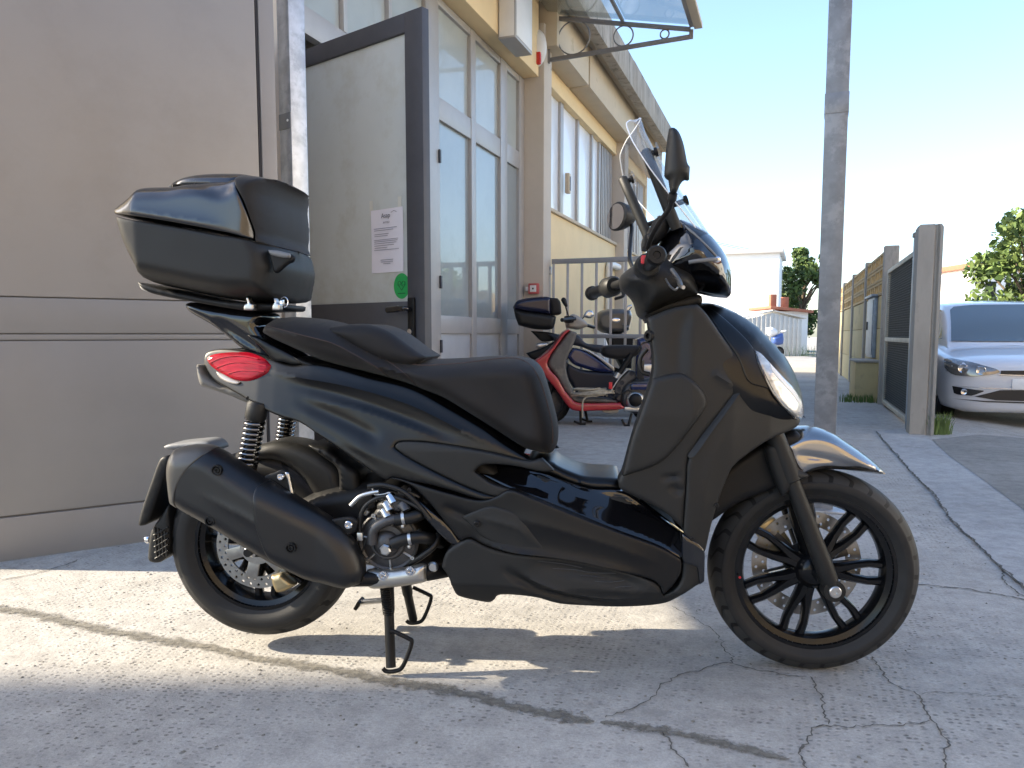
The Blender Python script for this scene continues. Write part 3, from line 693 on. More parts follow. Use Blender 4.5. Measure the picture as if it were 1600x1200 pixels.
bm_obj('key_ring', bm, chrome, scoot)

# ---------------------------------------------------------------- handlebar, cowl, screen, mirrors
GR = F.p3(1025, 400, .36); GL = F.p3(926, 458, -.36)
cowl = INF('front_cowl', ZG([(560, 250), (585, 190), (640, 110), (690, 30), (715, -10), (760, 0), (830, 30), (925, 85), (1000, 170), (1050, 260), (1070, 345), (1068, 475), (1050, 497), (960, 490), (850, 466), (700, 450), (590, 420), (550, 330)]), gloss, W=.155, Rr=.11, ts=.06, h=.009, power=2.0,
       creases=[C(ZG([(680, 180), (790, 185), (880, 240)]), .12, .007, .012), C(ZG([(640, 330), (800, 330), (960, 400)]), .12, -.008, .02)])
INF('handlebar_cover', ZG([(355, 375), (390, 330), (430, 300), (520, 232), (600, 205), (700, 240), (830, 330), (856, 460), (832, 500), (760, 530), (690, 560), (600, 600), (510, 640), (470, 610), (445, 530), (405, 478), (365, 450)]), matte, W=.150, Rr=.07, ts=.06, h=.010)
INF('steering_neck', ZG([(470, 560), (690, 500), (860, 480), (870, 540), (690, 600), (530, 660)]), darkm, W=.08, Rr=.02, ts=.05, h=.012)
# chrome strips on the cowl
bv = BVHTree.FromObject(cowl, bpy.context.evaluated_depsgraph_get())
def on_surf(bv, px, py, lift=.001):
    o0 = F.p3(px, py, 1.0); o1 = F.p3(px, py, -.4); d = (o1 - o0).normalized(); h = bv.ray_cast(o0, d)
    return None if h[0] is None else h[0] - d * lift
for q, r_, m_ in (([(720, 20), (780, 70), (830, 112), (900, 180), (960, 245)], .003, grey_pl), ([(785, 278), (850, 268), (930, 262), (975, 262)], .0055, grey_pl)):
    pts = [on_surf(bv, x, y) for x, y in ZG(q)]; pts = [p for p in pts if p is not None]
    if len(pts) > 2: tube('cowl_trim', spline(pts, 5), r_, m_, scoot, 8)
q = on_surf(bv, *ZG([(962, 262)])[0])
if q is not None: lathe('trim_cap', [(0, 0), (.008, 0), (.008, .004), (.004, .006), (0, .006)], chrome, scoot, q, (0.2, -1, 0), 14)
# grips
def grip(end, inner, nm):
    d = (end - inner).normalized(); Lg = .125
    g0 = end - d * Lg
    gp = lathe('grip', [(0, 0), (.0165, 0), (.0175, .01)] + [(.0165 + (.0012 if k % 2 else 0), .015 + k * .008) for k in range(12)] + [(.018, .113), (.0195, .116), (.0195, .123), (0, .123)], rubb2, scoot, g0, d, 24)
    lathe('bar_end', [(0, .118), (.021, .118), (.023, .123), (.023, .134), (.019, .142), (.009, .142), (.008, .138), (0, .138)], darkm, gp, g0, d, 24)
    lathe('switch_housing', [(0, -.075), (.024, -.075), (.030, -.065), (.031, -.02), (.026, -.004), (0, -.004)], matte, gp, g0, d, 20)
    tube('handlebar', [g0 - d * .22, g0], .0125, darkm, gp)
    return g0, d
ctr = (GR + GL) / 2
print('GRIPS', GR, GL)
g0r, dr = grip(GR, Vector((ctr.x + .05, ctr.y, ctr.z + .0)), 'r')
g0l, dl = grip(GL, Vector((ctr.x + .05, ctr.y, ctr.z + .0)), 'l')
sw = F.p3(1007, 406, .27); box('kill_switch', sw, (.016, .022, .020), red_pl, scoot, None, .003)
tube('brake_lever', spline([F.p3(1050, 422, .17), F.p3(1060, 437, .24), F.p3(1064, 447, .31), F.p3(1068, 449, .33)], 5), [.006] * 10 + [.0045] * 6, alu, scoot, 10)
tube('brake_cable', spline([F.p3(1040, 436, .2), F.p3(1047, 447, .26), F.p3(1055, 453, .3), F.p3(1059, 449, .31)], 5), .0025, alu, scoot, 8)
tube('brake_lever', spline([Vector((g0l.x + .05, g0l.y - .03, g0l.z - .01)), Vector((g0l.x + .055, g0l.y + .06, g0l.z - .02)), Vector((g0l.x + .035, g0l.y + .13, g0l.z - .025))], 6), .005, darkm, scoot, 10)
# windscreen (curved clear sheet)
cl = [F.bp(x, y, 0) for x, y in ((1106, 368), (1079, 329), (1052, 289), (1027, 249), (1009, 214), (1001, 186))]
nv, nu = 26, 22; V = []; FF = []
def lerp_list(L, t):
    u = t * (len(L) - 1); i = min(int(u), len(L) - 2); f = u - i; return tuple(a * (1 - f) + b * f for a, b in zip(L[i], L[i + 1]))
for j in range(nv + 1):
    v = j / nv; x, z = lerp_list(cl, v); hw = np.interp(v, [0, .2, .45, .65, .85, .95, 1], [.16, .20, .225, .215, .165, .11, .05])
    for i in range(nu + 1):
        u = -1 + 2 * i / nu
        V.append((x - .068 * u * u * (hw / .2), u * hw, z - .02 * u * u * v))
for j in range(nv):
    for i in range(nu): a = j * (nu + 1) + i; FF.append((a, a + 1, a + nu + 2, a + nu + 1))
scr = py_obj('windscreen', V, FF, wind, scoot, 60)
edge = [V[j * (nu + 1)] for j in range(nv + 1)] + [V[nv * (nu + 1) + i] for i in range(nu + 1)] + [V[j * (nu + 1) + nu] for j in range(nv, -1, -1)]
tube('screen_rim', edge, .0016, mat('acrylic_edge', (.75, .78, .82), .25, 0, .5), scr, 6)
# struts holding the screen
for (a, b, sa, sb) in (((1009, 236), (1052, 345), .115, .10), ((973, 279), (1014, 372), -.13, -.11)):
    A, B = F.p3(*a, sa), F.p3(*b, sb); d = (B - A)
    st = tube('screen_strut', [A - d * .03, A, A + d * .3, A + d * .7, B, B + d * .12], [.007, .0135, .014, .0145, .015, .013], matte, scoot, 16)
    kb = A + d * .06; lathe('strut_knob', [(0, 0), (.007, 0), (.007, .02), (.012, .02), (.012, .026), (0, .026)], darkm, st, kb, (1, 0, .35), 16)
    lathe('clear_washer', [(.012, .027), (.023, .027), (.023, .030), (.012, .030)], wind, st, kb, (1, 0, .35), 24, True)
    kb = A + d * .80; lathe('strut_knob', [(0, 0), (.007, 0), (.007, .045), (.013, .045), (.013, .052), (0, .052)], darkm, st, kb, (1, 0, .35), 16)
# mirrors
mr = INF('mirror', ZFm([(778, 212), (790, 203), (820, 203), (850, 225), (875, 265), (903, 345), (925, 455), (935, 505), (955, 525), (948, 650), (925, 645), (900, 640), (872, 680), (850, 730), (830, 768), (792, 762), (780, 690), (770, 640), (738, 620), (743, 520), (760, 330)]), matte, W=.028, s0=.32, Rr=.030, ts=.33, h=.007)
tube('mirror_stem', spline([F.p3(1052, 302, .32), F.p3(1046, 325, .30), F.p3(1030, 348, .26), F.p3(1018, 370, .22), F.p3(1012, 388, .19)], 6), [.010] * 4 + [.0062] * 21, rubb2, mr, 12)
ml = F.p3(962, 338, -.34)
bm = bmesh.new()
dm = Vector((-.88, -.46, .02)).normalized()
prof = [(0, 0), (.046, 0), (.052, .004), (.051, .012), (.045, .03), (.032, .05), (.014, .066), (0, .070)]
axm = -dm; u = Vector((0, 0, 1)) - axm * axm.z; u.normalize(); v = axm.cross(u)
rings = []
for r_, h_ in prof:
    rings.append([bm.verts.new(ml + axm * h_ + (u * .86 * math.cos(t) + v * 1.15 * math.sin(t)) * max(r_, 1e-4)) for t in [2 * math.pi * k / 32 for k in range(32)]])
for A, B in zip(rings[:-1], rings[1:]):
    for k in range(32): bm.faces.new((A[k], A[(k + 1) % 32], B[(k + 1) % 32], B[k]))
mo = bm_obj('mirror', bm, matte, scoot, 60)
bm = bmesh.new(); bm.faces.new([bm.verts.new(ml - axm * .001 + (u * .86 * math.cos(t) + v * 1.15 * math.sin(t)) * .045) for t in [2 * math.pi * k / 32 for k in range(32)]]); bm_obj('mirror_glass', bm, mirrorm, mo, None)
tube('mirror_stem', spline([ml + axm * .05 + Vector((0, -.01, -.01)), F.p3(987, 356, -.33), F.p3(985, 380, -.30), F.p3(984, 405, -.25), F.p3(990, 420, -.2)], 6), [.009] * 4 + [.0062] * 21, rubb2, mo, 12)
# dashboard hood
INF('dashboard', ZFm([(600, 1090), (640, 1000), (700, 945), (770, 960), (790, 1010), (740, 1120), (640, 1200), (570, 1200), (568, 1110)]), darkm, W=.10, Rr=.03, ts=.05, h=.010)

# ---------------------------------------------------------------- rear end: shocks, mudguard, exhaust, engine
def shock(a, b, s):
    A, B = F.p3(*a, s), F.p3(*b, s); d = B - A; u = d.normalized()
    sh = tube('shock_absorber', [A, A + d * .22, A + d * .23, A + d * .75, A + d * .76, B], [.021, .021, .012, .012, .018, .016], darkm, scoot, 16)
    n = 9; e1 = u.orthogonal().normalized(); e2 = u.cross(e1); pts = []
    for k in range(n * 14 + 1):
        t = k / (n * 14); an = 2 * math.pi * k / 14; pts.append(A + d * (.2 + .62 * t) + (e1 * math.cos(an) + e2 * math.sin(an)) * .024)
    tube('spring', pts, .0052, dchrome, sh, 8)
    lathe('top_cap', [(0, -.008), (.024, -.008), (.029, .0), (.029, .035), (.024, .045), (0, .045)], matte, sh, A, u, 20)
    lathe('lower_collar', [(0, 0), (.026, 0), (.028, .006), (.027, .02), (.020, .05), (0, .05)], darkm, sh, A + d * .80, u, 20)
shock((403, 632), (383, 745), .135); shock((452, 632), (440, 720), -.135)
INF('rear_mudguard', ZB([(560, 610), (620, 575), (690, 552), (760, 543), (850, 558), (930, 590), (1000, 632), (1060, 690), (1080, 760), (1130, 800), (1180, 860), (1170, 905), (1090, 905), (1010, 890), (940, 830), (880, 740), (800, 670), (720, 640), (640, 640)]), matte, W=.078, Rr=.030, ts=.06, h=.009)
INF('number_plate_bracket', ZB([(50, 962), (70, 880), (120, 735), (160, 632), (200, 614), (214, 640), (160, 790), (105, 940), (70, 966)]), darkm, W=.09, Rr=.008, ts=.085, h=.008)
INF('plate_light_housing', ZB([(178, 570), (212, 555), (300, 545), (392, 540), (432, 568), (440, 590), (300, 585), (210, 585)]), grey_pl, W=.05, Rr=.010, ts=.04, h=.006)
fl = INF('mudflap', ZC([(178, 395), (220, 330), (262, 268), (268, 400), (258, 505), (225, 545), (190, 550), (160, 540), (165, 470)]), matte, W=.07, Rr=.010, ts=.06, h=.008)
for k in range(5):
    a = ZC([(185 + 2 * k, 420 + 28 * k), (255, 380 + 28 * k)]); tube('flap_rib', [F.p3(*a[0], .072), F.p3(*a[1], .072)], .003, matte, fl, 6)
for k in range(4):
    a = ZC([(190 + 16 * k, 380 + 6 * k), (200 + 16 * k, 520)]); tube('flap_rib', [F.p3(*a[0], .072), F.p3(*a[1], .072)], .003, matte, fl, 6)
p_ = F.p3(231, 843, .03); lathe('reflector', [(0, -.006), (.010, -.006), (.012, 0), (.010, .005), (0, .006)], chrome, fl, p_, (-1, 0, 0), 14)
# exhaust
EX = [(262, 742), (265, 716), (275, 701), (303, 697), (333, 701), (375, 728), (407, 749), (456, 778), (505, 807), (536, 833), (556, 862), (566, 892), (562, 912), (537, 921), (505, 914), (472, 905), (424, 882), (375, 853), (326, 823), (287, 801), (267, 787)]
WE = lambda X, Z: np.interp(X, [-.25, -.1, .1, .25], [.062, .066, .064, .045])
ex = INF('exhaust', EX, exhm, W=WE, s0=.215, Rr=.052, ts=.235, h=.008, power=2.0, creases=[C([(300, 760), (400, 812), (480, 868), (550, 905)], .26, .004, .012)])
INF('end_cap', ZB([(200, 705), (207, 640), (225, 598), (250, 575), (330, 565), (400, 570), (428, 580), (395, 610), (330, 680), (285, 760), (262, 870), (215, 850), (202, 790)]), exhcap, parent=ex, W=.0675, s0=.215, Rr=.052, ts=.235, h=.007, whole=[(p[0] + (p[0] - 415) * .012, p[1] + (p[1] - 805) * .012) for p in EX], seam=.002)
INF('heat_shield', ZC([(695, 195), (705, 172), (735, 165), (850, 240), (1000, 332), (1100, 412), (1160, 502), (1188, 590), (1178, 655), (1100, 675), (1000, 655), (930, 640), (850, 585), (770, 525), (735, 440), (708, 350), (697, 270)]), exhm, parent=ex, W=lambda X, Z: WE(X, Z) + .005, s0=.215, Rr=.052, ts=.237, h=.008, whole=[(p[0] + (p[0] - 415) * .015, p[1] + (p[1] - 805) * .02) for p in EX], seam=.003)
for q in ((487, 107), (455, 352), (843, 482)):
    x, y = ZC([q])[0]; p_ = F.p3(x, y, .279)
    lathe('bolt_cup', [(.0105, .002), (.0135, .002), (.0135, -.01), (.0105, -.01)], darkm, ex, p_, (0, -1, 0), 20, True); bolt('bolt', p_ + Vector((0, .004, 0)), (0, -1, 0), .008, darkm, ex, .004)
br = INF('exhaust_bracket', ZC([(690, 175), (720, 135), (770, 115), (800, 103), (832, 112), (848, 160), (862, 245), (830, 235), (780, 195), (740, 170)]), darkm, W=.006, s0=.20, Rr=.004, h=.006)
INF('bracket_edge', ZC([(812, 112), (836, 116), (864, 246), (840, 240), (830, 170)]), alu, parent=br, W=.008, s0=.200, Rr=.004, h=.005)
x, y = ZC([(797, 138)])[0]; bolt('bolt', F.p3(x, y, .208), (0, -1, 0), .010, chrome, br)
br2 = INF('exhaust_bracket', ZC([(1020, 350), (1080, 335), (1140, 332), (1168, 355), (1160, 400), (1110, 430), (1060, 390)]), darkm, W=.006, s0=.215, Rr=.004, h=.006)
x, y = ZC([(1122, 370)])[0]; bolt('bolt', F.p3(x, y, .224), (0, -1, 0), .011, chrome, br2)
pipe = tube('exhaust_pipe', spline([F.p3(550, 905, .21), F.p3(600, 903, .19), F.p3(660, 897, .17), F.p3(700, 890, .12), F.p3(740, 880, .05)], 6), .020, darkm, scoot, 16)
hs = INF('pipe_heat_shield', ZC([(1192, 655), (1200, 605), (1215, 590), (1290, 592), (1400, 578), (1470, 562), (1490, 572), (1492, 650), (1400, 668), (1250, 684), (1210, 672)]), mat('brushed_heat_shield', (.50, .48, .44), .36, .95, var=.1, vscale=20, stretch=(1, 1, 14)), W=.022, s0=.19, Rr=.022, ts=.205, h=.006)
for q in ((1288, 615), (1418, 592)):
    x, y = ZC([q])[0]; p_ = F.p3(x, y, .213); lathe('washer', [(0, .001), (.0125, .001), (.0125, -.003), (0, -.003)], chrome, hs, p_, (0, -1, 0), 20); bolt('bolt', p_, (0, -1, 0), .0085, chrome, hs, .005)
# engine
eng = INF('engine', [(430, 800), (480, 770), (540, 755), (600, 748), (640, 770), (690, 850), (700, 895), (650, 905), (560, 895), (510, 880), (450, 850)], darkm, W=.12, Rr=.05, ts=.12, h=.012)
ec = F.p3(609, 843, .165)
lathe('crankcase_cover', [(0, .0), (.074, .0), (.080, .006), (.082, .012), (.078, .016), (.072, .012), (.05, .018), (.045, .026), (0, .028)], dgrey, eng, ec, (0, -1, 0), 40)
for k in range(7):
    a = 2 * math.pi * k / 7 + .3; p_ = ec + Vector((.078 * math.cos(a), -.012, .078 * math.sin(a))); bolt('bolt', p_, (0, -1, 0), .0065, alu, eng, .006)
    tube('cover_rib', [ec + Vector((.05 * math.cos(a), -.018, .05 * math.sin(a))), ec + Vector((.08 * math.cos(a), -.014, .08 * math.sin(a)))], .003, alu, eng, 6)
pc = F.p3(603, 851, .20)
lathe('water_pump', [(0, 0), (.034, 0), (.037, .006), (.035, .016), (.026, .024), (.014, .028), (0, .029)], dgrey, eng, pc + Vector((0, .02, 0)), (0, -1, 0), 32)
lathe('pump_nut', [(0, 0), (.016, 0), (.016, .014), (.012, .018), (0, .018)], alu, eng, F.p3(604, 857, .205), (0, -1, 0), 6, smooth=20)
tube('pump_neck', spline([F.p3(582, 850, .205), F.p3(584, 828, .205), F.p3(602, 815, .205), F.p3(622, 810, .20), F.p3(634, 806, .19)], 5), .0135, dgrey, eng, 14)
tube('coolant_hose', spline([F.p3(618, 812, .205), F.p3(645, 808, .20), F.p3(665, 800, .17), F.p3(690, 795, .12)], 5), .0165, rubb2, eng, 16)
tube('coolant_hose', spline([F.p3(612, 850, .21), F.p3(635, 842, .205), F.p3(662, 840, .19), F.p3(690, 848, .12)], 5), .0165, rubb2, eng, 16)
for a, b in (((622, 811), (640, 808)), ((632, 843), (650, 840))):
    A = F.p3(*a, .205); B = F.p3(*b, .203); d = (B - A).normalized(); lathe('hose_clamp', [(.0165, -.004), (.0185, -.004), (.0185, .004), (.0165, .004)], alu, eng, (A + B) / 2, d, 24, True); 
    box('clamp_screw', (A + B) / 2 + Vector((0, -.006, -.019)), (.008, .018, .008), alu, eng, None, .002)
for k, (a, b) in enumerate((((598, 792), (606, 790)), ((594, 803), (603, 800)), ((600, 781), (612, 778)), ((615, 790), (632, 790)))):
    tube('thermostat_housing', [F.p3(*a, .16), F.p3(*b, .20), F.p3(b[0] + 3, b[1] + 8, .205)], [.016, .015, .012], alu if k < 2 else (chrome if k == 2 else dgrey), eng, 12)
box('sensor_block', F.p3(618, 783, .18), (.045, .04, .04), dgrey, eng, Matrix.Rotation(R(12), 3, 'Y'), .006)
for nm, q, r_, m_ in (('cable', [(563, 838), (562, 815), (570, 792), (590, 778), (612, 776), (640, 786), (665, 800)], .0062, rubb2),
                      ('cable', [(548, 790), (562, 776), (580, 770), (592, 768)], .006, alu), ('wire', [(582, 757), (584, 772), (600, 772), (610, 770), (618, 785)], .002, alu),
                      ('cable', [(545, 890), (556, 850), (562, 838)], .005, rubb2), ('cable', [(575, 760), (600, 758), (630, 768), (655, 790), (672, 812)], .007, rubb2)):
    tube(nm, spline([F.p3(x, y, .20) for x, y in q], 5), r_, m_, eng, 10)
INF('frame_rail', ZD([(790, 980), (830, 975), (900, 1030), (1000, 1110), (1055, 1190), (1080, 1215), (1040, 1230), (960, 1170), (870, 1080)]), gloss, W=.012, s0=.185, Rr=.010, ts=.19, h=.007)
lathe('frame_bolt', [(0, 0), (.014, 0), (.014, .006), (.010, .010), (0, .010)], alu, eng, F.p3(677, 885, .17), (0, -1, 0), 20)
INF('airbox', ZB([(900, 560), (1000, 575), (1080, 640), (1160, 690), (1180, 820), (1060, 800), (1050, 680), (980, 620)]), darkm, W=.10, Rr=.02, ts=.08, h=.010)
for k in range(5): tube('cooling_fin', [F.p3(586 + 5 * k, 838 - 12 * k, .165), F.p3(612 + 5 * k, 832 - 12 * k, .19)], .0035, dgrey, eng, 6)
for q, r_ in (((566, 872), .008), ((585, 893), .009), ((640, 893), .008), ((668, 862), .008), ((655, 830), .006), ((572, 800), .009), ((548, 842), .007)): bolt('bolt', F.p3(*q, .172), (0, -1, 0), r_, alu, eng, .008)
box('cable_clamp', F.p3(563, 838, .205), (.016, .012, .022), alu, eng, None, .003); box('relay_box', F.p3(572, 783, .15), (.05, .03, .045), darkm, eng, Matrix.Rotation(R(-20), 3, 'Y'), .006); box('throttle_body', F.p3(640, 775, .15), (.06, .05, .04), dgrey, eng, Matrix.Rotation(R(25), 3, 'Y'), .01)
tube('breather_hose', spline([F.p3(640, 880, .17), F.p3(660, 868, .18), F.p3(680, 850, .17), F.p3(690, 820, .13)], 5), .009, rubb2, eng, 10); tube('wire', spline([F.p3(560, 885, .19), F.p3(566, 862, .2), F.p3(572, 845, .2), F.p3(590, 812, .2)], 5), .0022, rubb2, eng, 6)
for q, sd_ in (((387, 622), .13), ((1222, 650), .12), ((1120, 790), .222), ((1082, 842), .225), ((708, 912), .18), ((640, 765), .196), ((1180, 690), .17)): bolt('panel_screw', F.p3(*q, sd_), (0, -1, 0), .0055, darkm, scoot, .003)
bm = bmesh.new(); p_ = F.p3(1156, 902, .058); lathe_bm(bm, [(0, .0012), (.0035, .0012), (.0035, 0), (0, 0)], p_, (0, -1, 0), 10); bm_obj('paint_dot', bm, red_pl, scoot)
# rear caliper
cal = INF('rear_caliper', ZC([(745, 615), (800, 600), (850, 640), (870, 660), (820, 690), (775, 700), (755, 660)]), gold, W=.022, s0=.075, Rr=.012, h=.006)
tube('swing_arm', [F.p3(402, 845, -.12), F.p3(480, 860, -.13), F.p3(560, 860, -.13)], [.03, .03, .04], darkm, scoot, 12)
tube('rear_axle', [(0, -.12, ZR), (0, .13, ZR)], .012, darkm, scoot)
lathe('hub_nut', [(0, 0), (.020, 0), (.020, .012), (.012, .016), (0, .016)], alu, scoot, (0, -.085, ZR), (0, -1, 0), 6, smooth=20)

# ---------------------------------------------------------------- stands
piv = F.p3(605, 905, .10)
SX, SF = None, None
nf = F.p3(611, 1050, .175); ff = F.p3(646, 984, -.175)
nf.z = .008; ff.z = .008
stand = empty_stand = None
T1 = F.p3(606, 900, .12); T2 = F.p3(632, 900, -.10)
mid = lambda a, b, t: a * (1 - t) + b * t
bm = bmesh.new()
for T_, N_ in ((T1, nf), (T2, ff)):
    tube_bm(bm, [T_, mid(T_, N_, .35), mid(T_, N_, .4), N_ + Vector((0, 0, .016))], [.016, .016, .0135, .0135], 14)
tube_bm(bm, [T1, T2], .013, 12)
stand = bm_obj('centre_stand', bm, darkm, scoot, 45)
for N_, sd in ((nf, 1), (ff, -1)):
    tube('stand_foot', spline([N_ + Vector((-.022, 0, .012)), N_ + Vector((-.012, 0, .004)), N_ + Vector((.012, 0, .006)), N_ + Vector((.030, 0, .016)), N_ + Vector((.047, 0, .052)), N_ + Vector((.058, 0, .088)), N_ + Vector((.05, 0, .098)), N_ + Vector((.012, 0, .115)), N_ + Vector((0, 0, .12))], 4), .006, darkm, stand, 10)
pts = []
A = T1 + Vector((-.004, -.02, -.02)); B = mid(T1, nf, .38) + Vector((0, -.012, 0))
for k in range(12 * 10 + 1):
    t = k / 120; an = 2 * math.pi * k / 10; pts.append(mid(A, B, t) + Vector((.012 * math.cos(an), .012 * math.sin(an), 0)))
tube('stand_spring', pts, .0026, darkm, stand, 6)
sl_ = tube('stand_lever', [F.p3(600, 938, -.12), F.p3(563, 941, -.15)], .009, alu, stand, 10); box('lever_pad', F.p3(561, 943, -.15), (.012, .05, .03), darkm, stand, Matrix.Rotation(R(30), 3, 'Y'), .003)
# ================================================================== SURROUNDINGS
rnd = random.Random(7)
def node_concrete(name, base, dots=True, dark=(.20, .19, .17), rough=.85):
    m = bpy.data.materials.new(name); m.use_nodes = True; t = m.node_tree; b = t.nodes['Principled BSDF']; b.inputs['Roughness'].default_value = rough
    b.inputs['Specular IOR Level'].default_value = .3
    tc = nn(t, 'ShaderNodeTexCoord')
    def noise(sc, det=6, rg=.6):
        n = nn(t, 'ShaderNodeTexNoise'); n.inputs['Scale'].default_value = sc; n.inputs['Detail'].default_value = det; n.inputs['Roughness'].default_value = rg; t.links.new(tc.outputs['Object'], n.inputs['Vector']); return n.outputs[0]
    def rng(x, a, b_, c, d):
        n = nn(t, 'ShaderNodeMapRange'); n.clamp = True
        for i, v in enumerate((a, b_, c, d)): n.inputs[i + 1].default_value = v
        t.links.new(x, n.inputs[0]); return n.outputs[0]
    def mulc(x, y):
        n = nn(t, 'ShaderNodeMath', operation='MULTIPLY'); t.links.new(x, n.inputs[0])
        if isinstance(y, float): n.inputs[1].default_value = y
        else: t.links.new(y, n.inputs[1])
        return n.outputs[0]
    big = rng(noise(.9, 5), .3, .7, .82, 1.12); mid = rng(noise(11, 10, .8), .30, .70, .66, 1.18); fine = rng(noise(150, 5, .75), .25, .75, .72, 1.16)
    k = mulc(mulc(big, mid), fine); h = noise(60, 6, .7)
    if dots:
        mp = nn(t, 'ShaderNodeMapping'); mp.inputs['Rotation'].default_value = (0, 0, R(14)); mp.inputs['Scale'].default_value = (46, 62, 0); t.links.new(tc.outputs['Object'], mp.inputs[0])
        vo = nn(t, 'ShaderNodeTexVoronoi'); vo.inputs['Scale'].default_value = 1; vo.inputs['Randomness'].default_value = .38; t.links.new(mp.outputs[0], vo.inputs['Vector'])
        dot = rng(vo.outputs['Distance'], .20, .36, 1, 0); msk = rng(noise(1.3, 6, .7), .40, .58, .12, 1); msk2 = rng(noise(24, 4), .40, .60, .1, 1)
        dm = mulc(mulc(dot, msk), msk2); k = mulc(k, rng(dm, 0, 1, 1, .45))
        hh = nn(t, 'ShaderNodeMath', operation='SUBTRACT'); t.links.new(h, hh.inputs[0]); t.links.new(mulc(dm, 1.2), hh.inputs[1]); h = hh.outputs[0]
    sc = nn(t, 'ShaderNodeVectorMath', operation='SCALE'); sc.inputs[0].default_value = base; t.links.new(k, sc.inputs['Scale'])
    mix = nn(t, 'ShaderNodeMix', data_type='RGBA'); t.links.new(rng(noise(3.1, 9, .75), .56, .74, 0, .7), mix.inputs[0]); t.links.new(sc.outputs[0], mix.inputs[6]); mix.inputs[7].default_value = (*dark, 1)
    t.links.new(mix.outputs[2], b.inputs['Base Color'])
    bp = nn(t, 'ShaderNodeBump'); bp.inputs['Strength'].default_value = .45; bp.inputs['Distance'].default_value = .006; t.links.new(h, bp.inputs['Height']); t.links.new(bp.outputs[0], b.inputs['Normal'])
    return m
conc = node_concrete('stamped_concrete', (.425, .408, .378))
conc2 = node_concrete('smooth_concrete_path', (.40, .40, .395), False)
dirtm = node_concrete('worn_asphalt_dirt', (.27, .26, .24), False, (.10, .095, .08), .95)
crackm = mat('crack_dirt', (.10, .095, .085), .95, var=.35, vscale=30, bump=.5, bscale=120)
jointm = mat('joint_filler_dirt', (.125, .112, .092), .95, var=.6, vscale=45, bump=.8, bscale=150, dirt=((.38, .36, .33), 17, .45, .53))

# ---------------------------------------------------------------- ground: one sheet to the horizon, the car park a little lower
UA = math.atan2(ray(1228, 522).x, ray(1228, 522).y)
U = Vector((math.sin(UA), math.cos(UA), 0)); N = Vector((U.y, -U.x, 0)); DG = 3.1
def Wp(t, d, z=0.0): return U * t + N * (d - DG) + Vector((0, 0, z))
def fp(px, py, d):
    P = on_plane(px, py, Wp(0, d), N); return P.dot(U), P.z
def gz(x, y):
    d = x * N.x + y * N.y + DG; t = x * U.x + y * U.y
    k = min(max((d - 4.75) / 1.0, 0), 1); k = k * k * (3 - 2 * k); q = min(max((t - 5.2) / 1.0, 0), 1)
    return -.10 * k * q
xs = [-220, -80, -30, -12] + [-8 + .4 * i for i in range(58)] + [16, 20, 30, 60, 120, 250]; ys = [-200, -80, -30, -12] + [-6 + .4 * i for i in range(70)] + [24, 30, 45, 80, 160, 330]
V = [(x, y, gz(x, y)) for y in ys for x in xs]; nx = len(xs)
FF = [(j * nx + i, j * nx + i + 1, (j + 1) * nx + i + 1, (j + 1) * nx + i) for j in range(len(ys) - 1) for i in range(nx - 1)]
ground = py_obj('ground', V, FF, conc); tag(ground, kind='structure')
def crack_mat(name, base, soft, amp, sc):
    m = mat(name, base, .95, var=.5, vscale=45, bump=.8, bscale=150); t = m.node_tree; b = t.nodes['Principled BSDF']
    at = nn(t, 'ShaderNodeAttribute'); at.attribute_name = 'edge'; tc = nn(t, 'ShaderNodeTexCoord'); n = nn(t, 'ShaderNodeTexNoise'); n.inputs['Scale'].default_value = sc; n.inputs['Detail'].default_value = 6; n.inputs['Roughness'].default_value = .7
    t.links.new(tc.outputs['Object'], n.inputs['Vector'])
    q = nn(t, 'ShaderNodeMath', operation='MULTIPLY_ADD'); t.links.new(n.outputs[0], q.inputs[0]); q.inputs[1].default_value = amp; t.links.new(at.outputs['Fac'], q.inputs[2])
    r = nn(t, 'ShaderNodeMapRange'); r.clamp = True; r.inputs[1].default_value = .5 * amp + .5 - soft; r.inputs[2].default_value = .5 * amp + .5 + soft; t.links.new(q.outputs[0], r.inputs[0]); t.links.new(r.outputs[0], b.inputs['Alpha']); return m
crackm = crack_mat('crack_dirt', (.085, .08, .072), .16, 1.1, 70); jointm = crack_mat('joint_filler_dirt', (.150, .140, .118), .45, 3.4, 42)
def ribbon(name, px, w0, w1, m, z=.003, jag=.35, step=.025, sub=6, parent=ground):
    pts = [on_ground(x, y) for x, y in px]; pts = spline(pts, sub)
    out = [pts[0]]
    for p in pts[1:]:
        while (p - out[-1]).length > step: out.append(out[-1] + (p - out[-1]).normalized() * step)
    v = []; ed = []; amp = 0; amp2 = 0
    for i, p in enumerate(out):
        d = (out[min(i + 1, len(out) - 1)] - out[max(i - 1, 0)]).normalized(); n = Vector((-d.y, d.x, 0)); amp = amp * .82 + rnd.uniform(-1, 1) * jag * .006; amp2 = amp2 * .3 + rnd.uniform(-1, 1) * jag * .004
        wd = rnd.uniform(w0, w1) * .5 * (1 if 0 < i < len(out) - 1 else .2); c = p + n * (amp + amp2)
        for k, e in ((-1, 0), (0, 1), (1, 0)): q = c + n * wd * k; v.append((q.x, q.y, z)); ed.append(e)
    fs = []
    for i in range(len(out) - 1):
        for k in (0, 1): fs.append((3 * i + k, 3 * i + k + 1, 3 * i + k + 4, 3 * i + k + 3))
    o = py_obj(name, v, fs, m, parent, None); at = o.data.attributes.new('edge', 'FLOAT', 'POINT'); at.data.foreach_set('value', ed); return o
def zz(p): return [(1000 + x / 2.667, 850 + y / 2.667) for x, y in p]
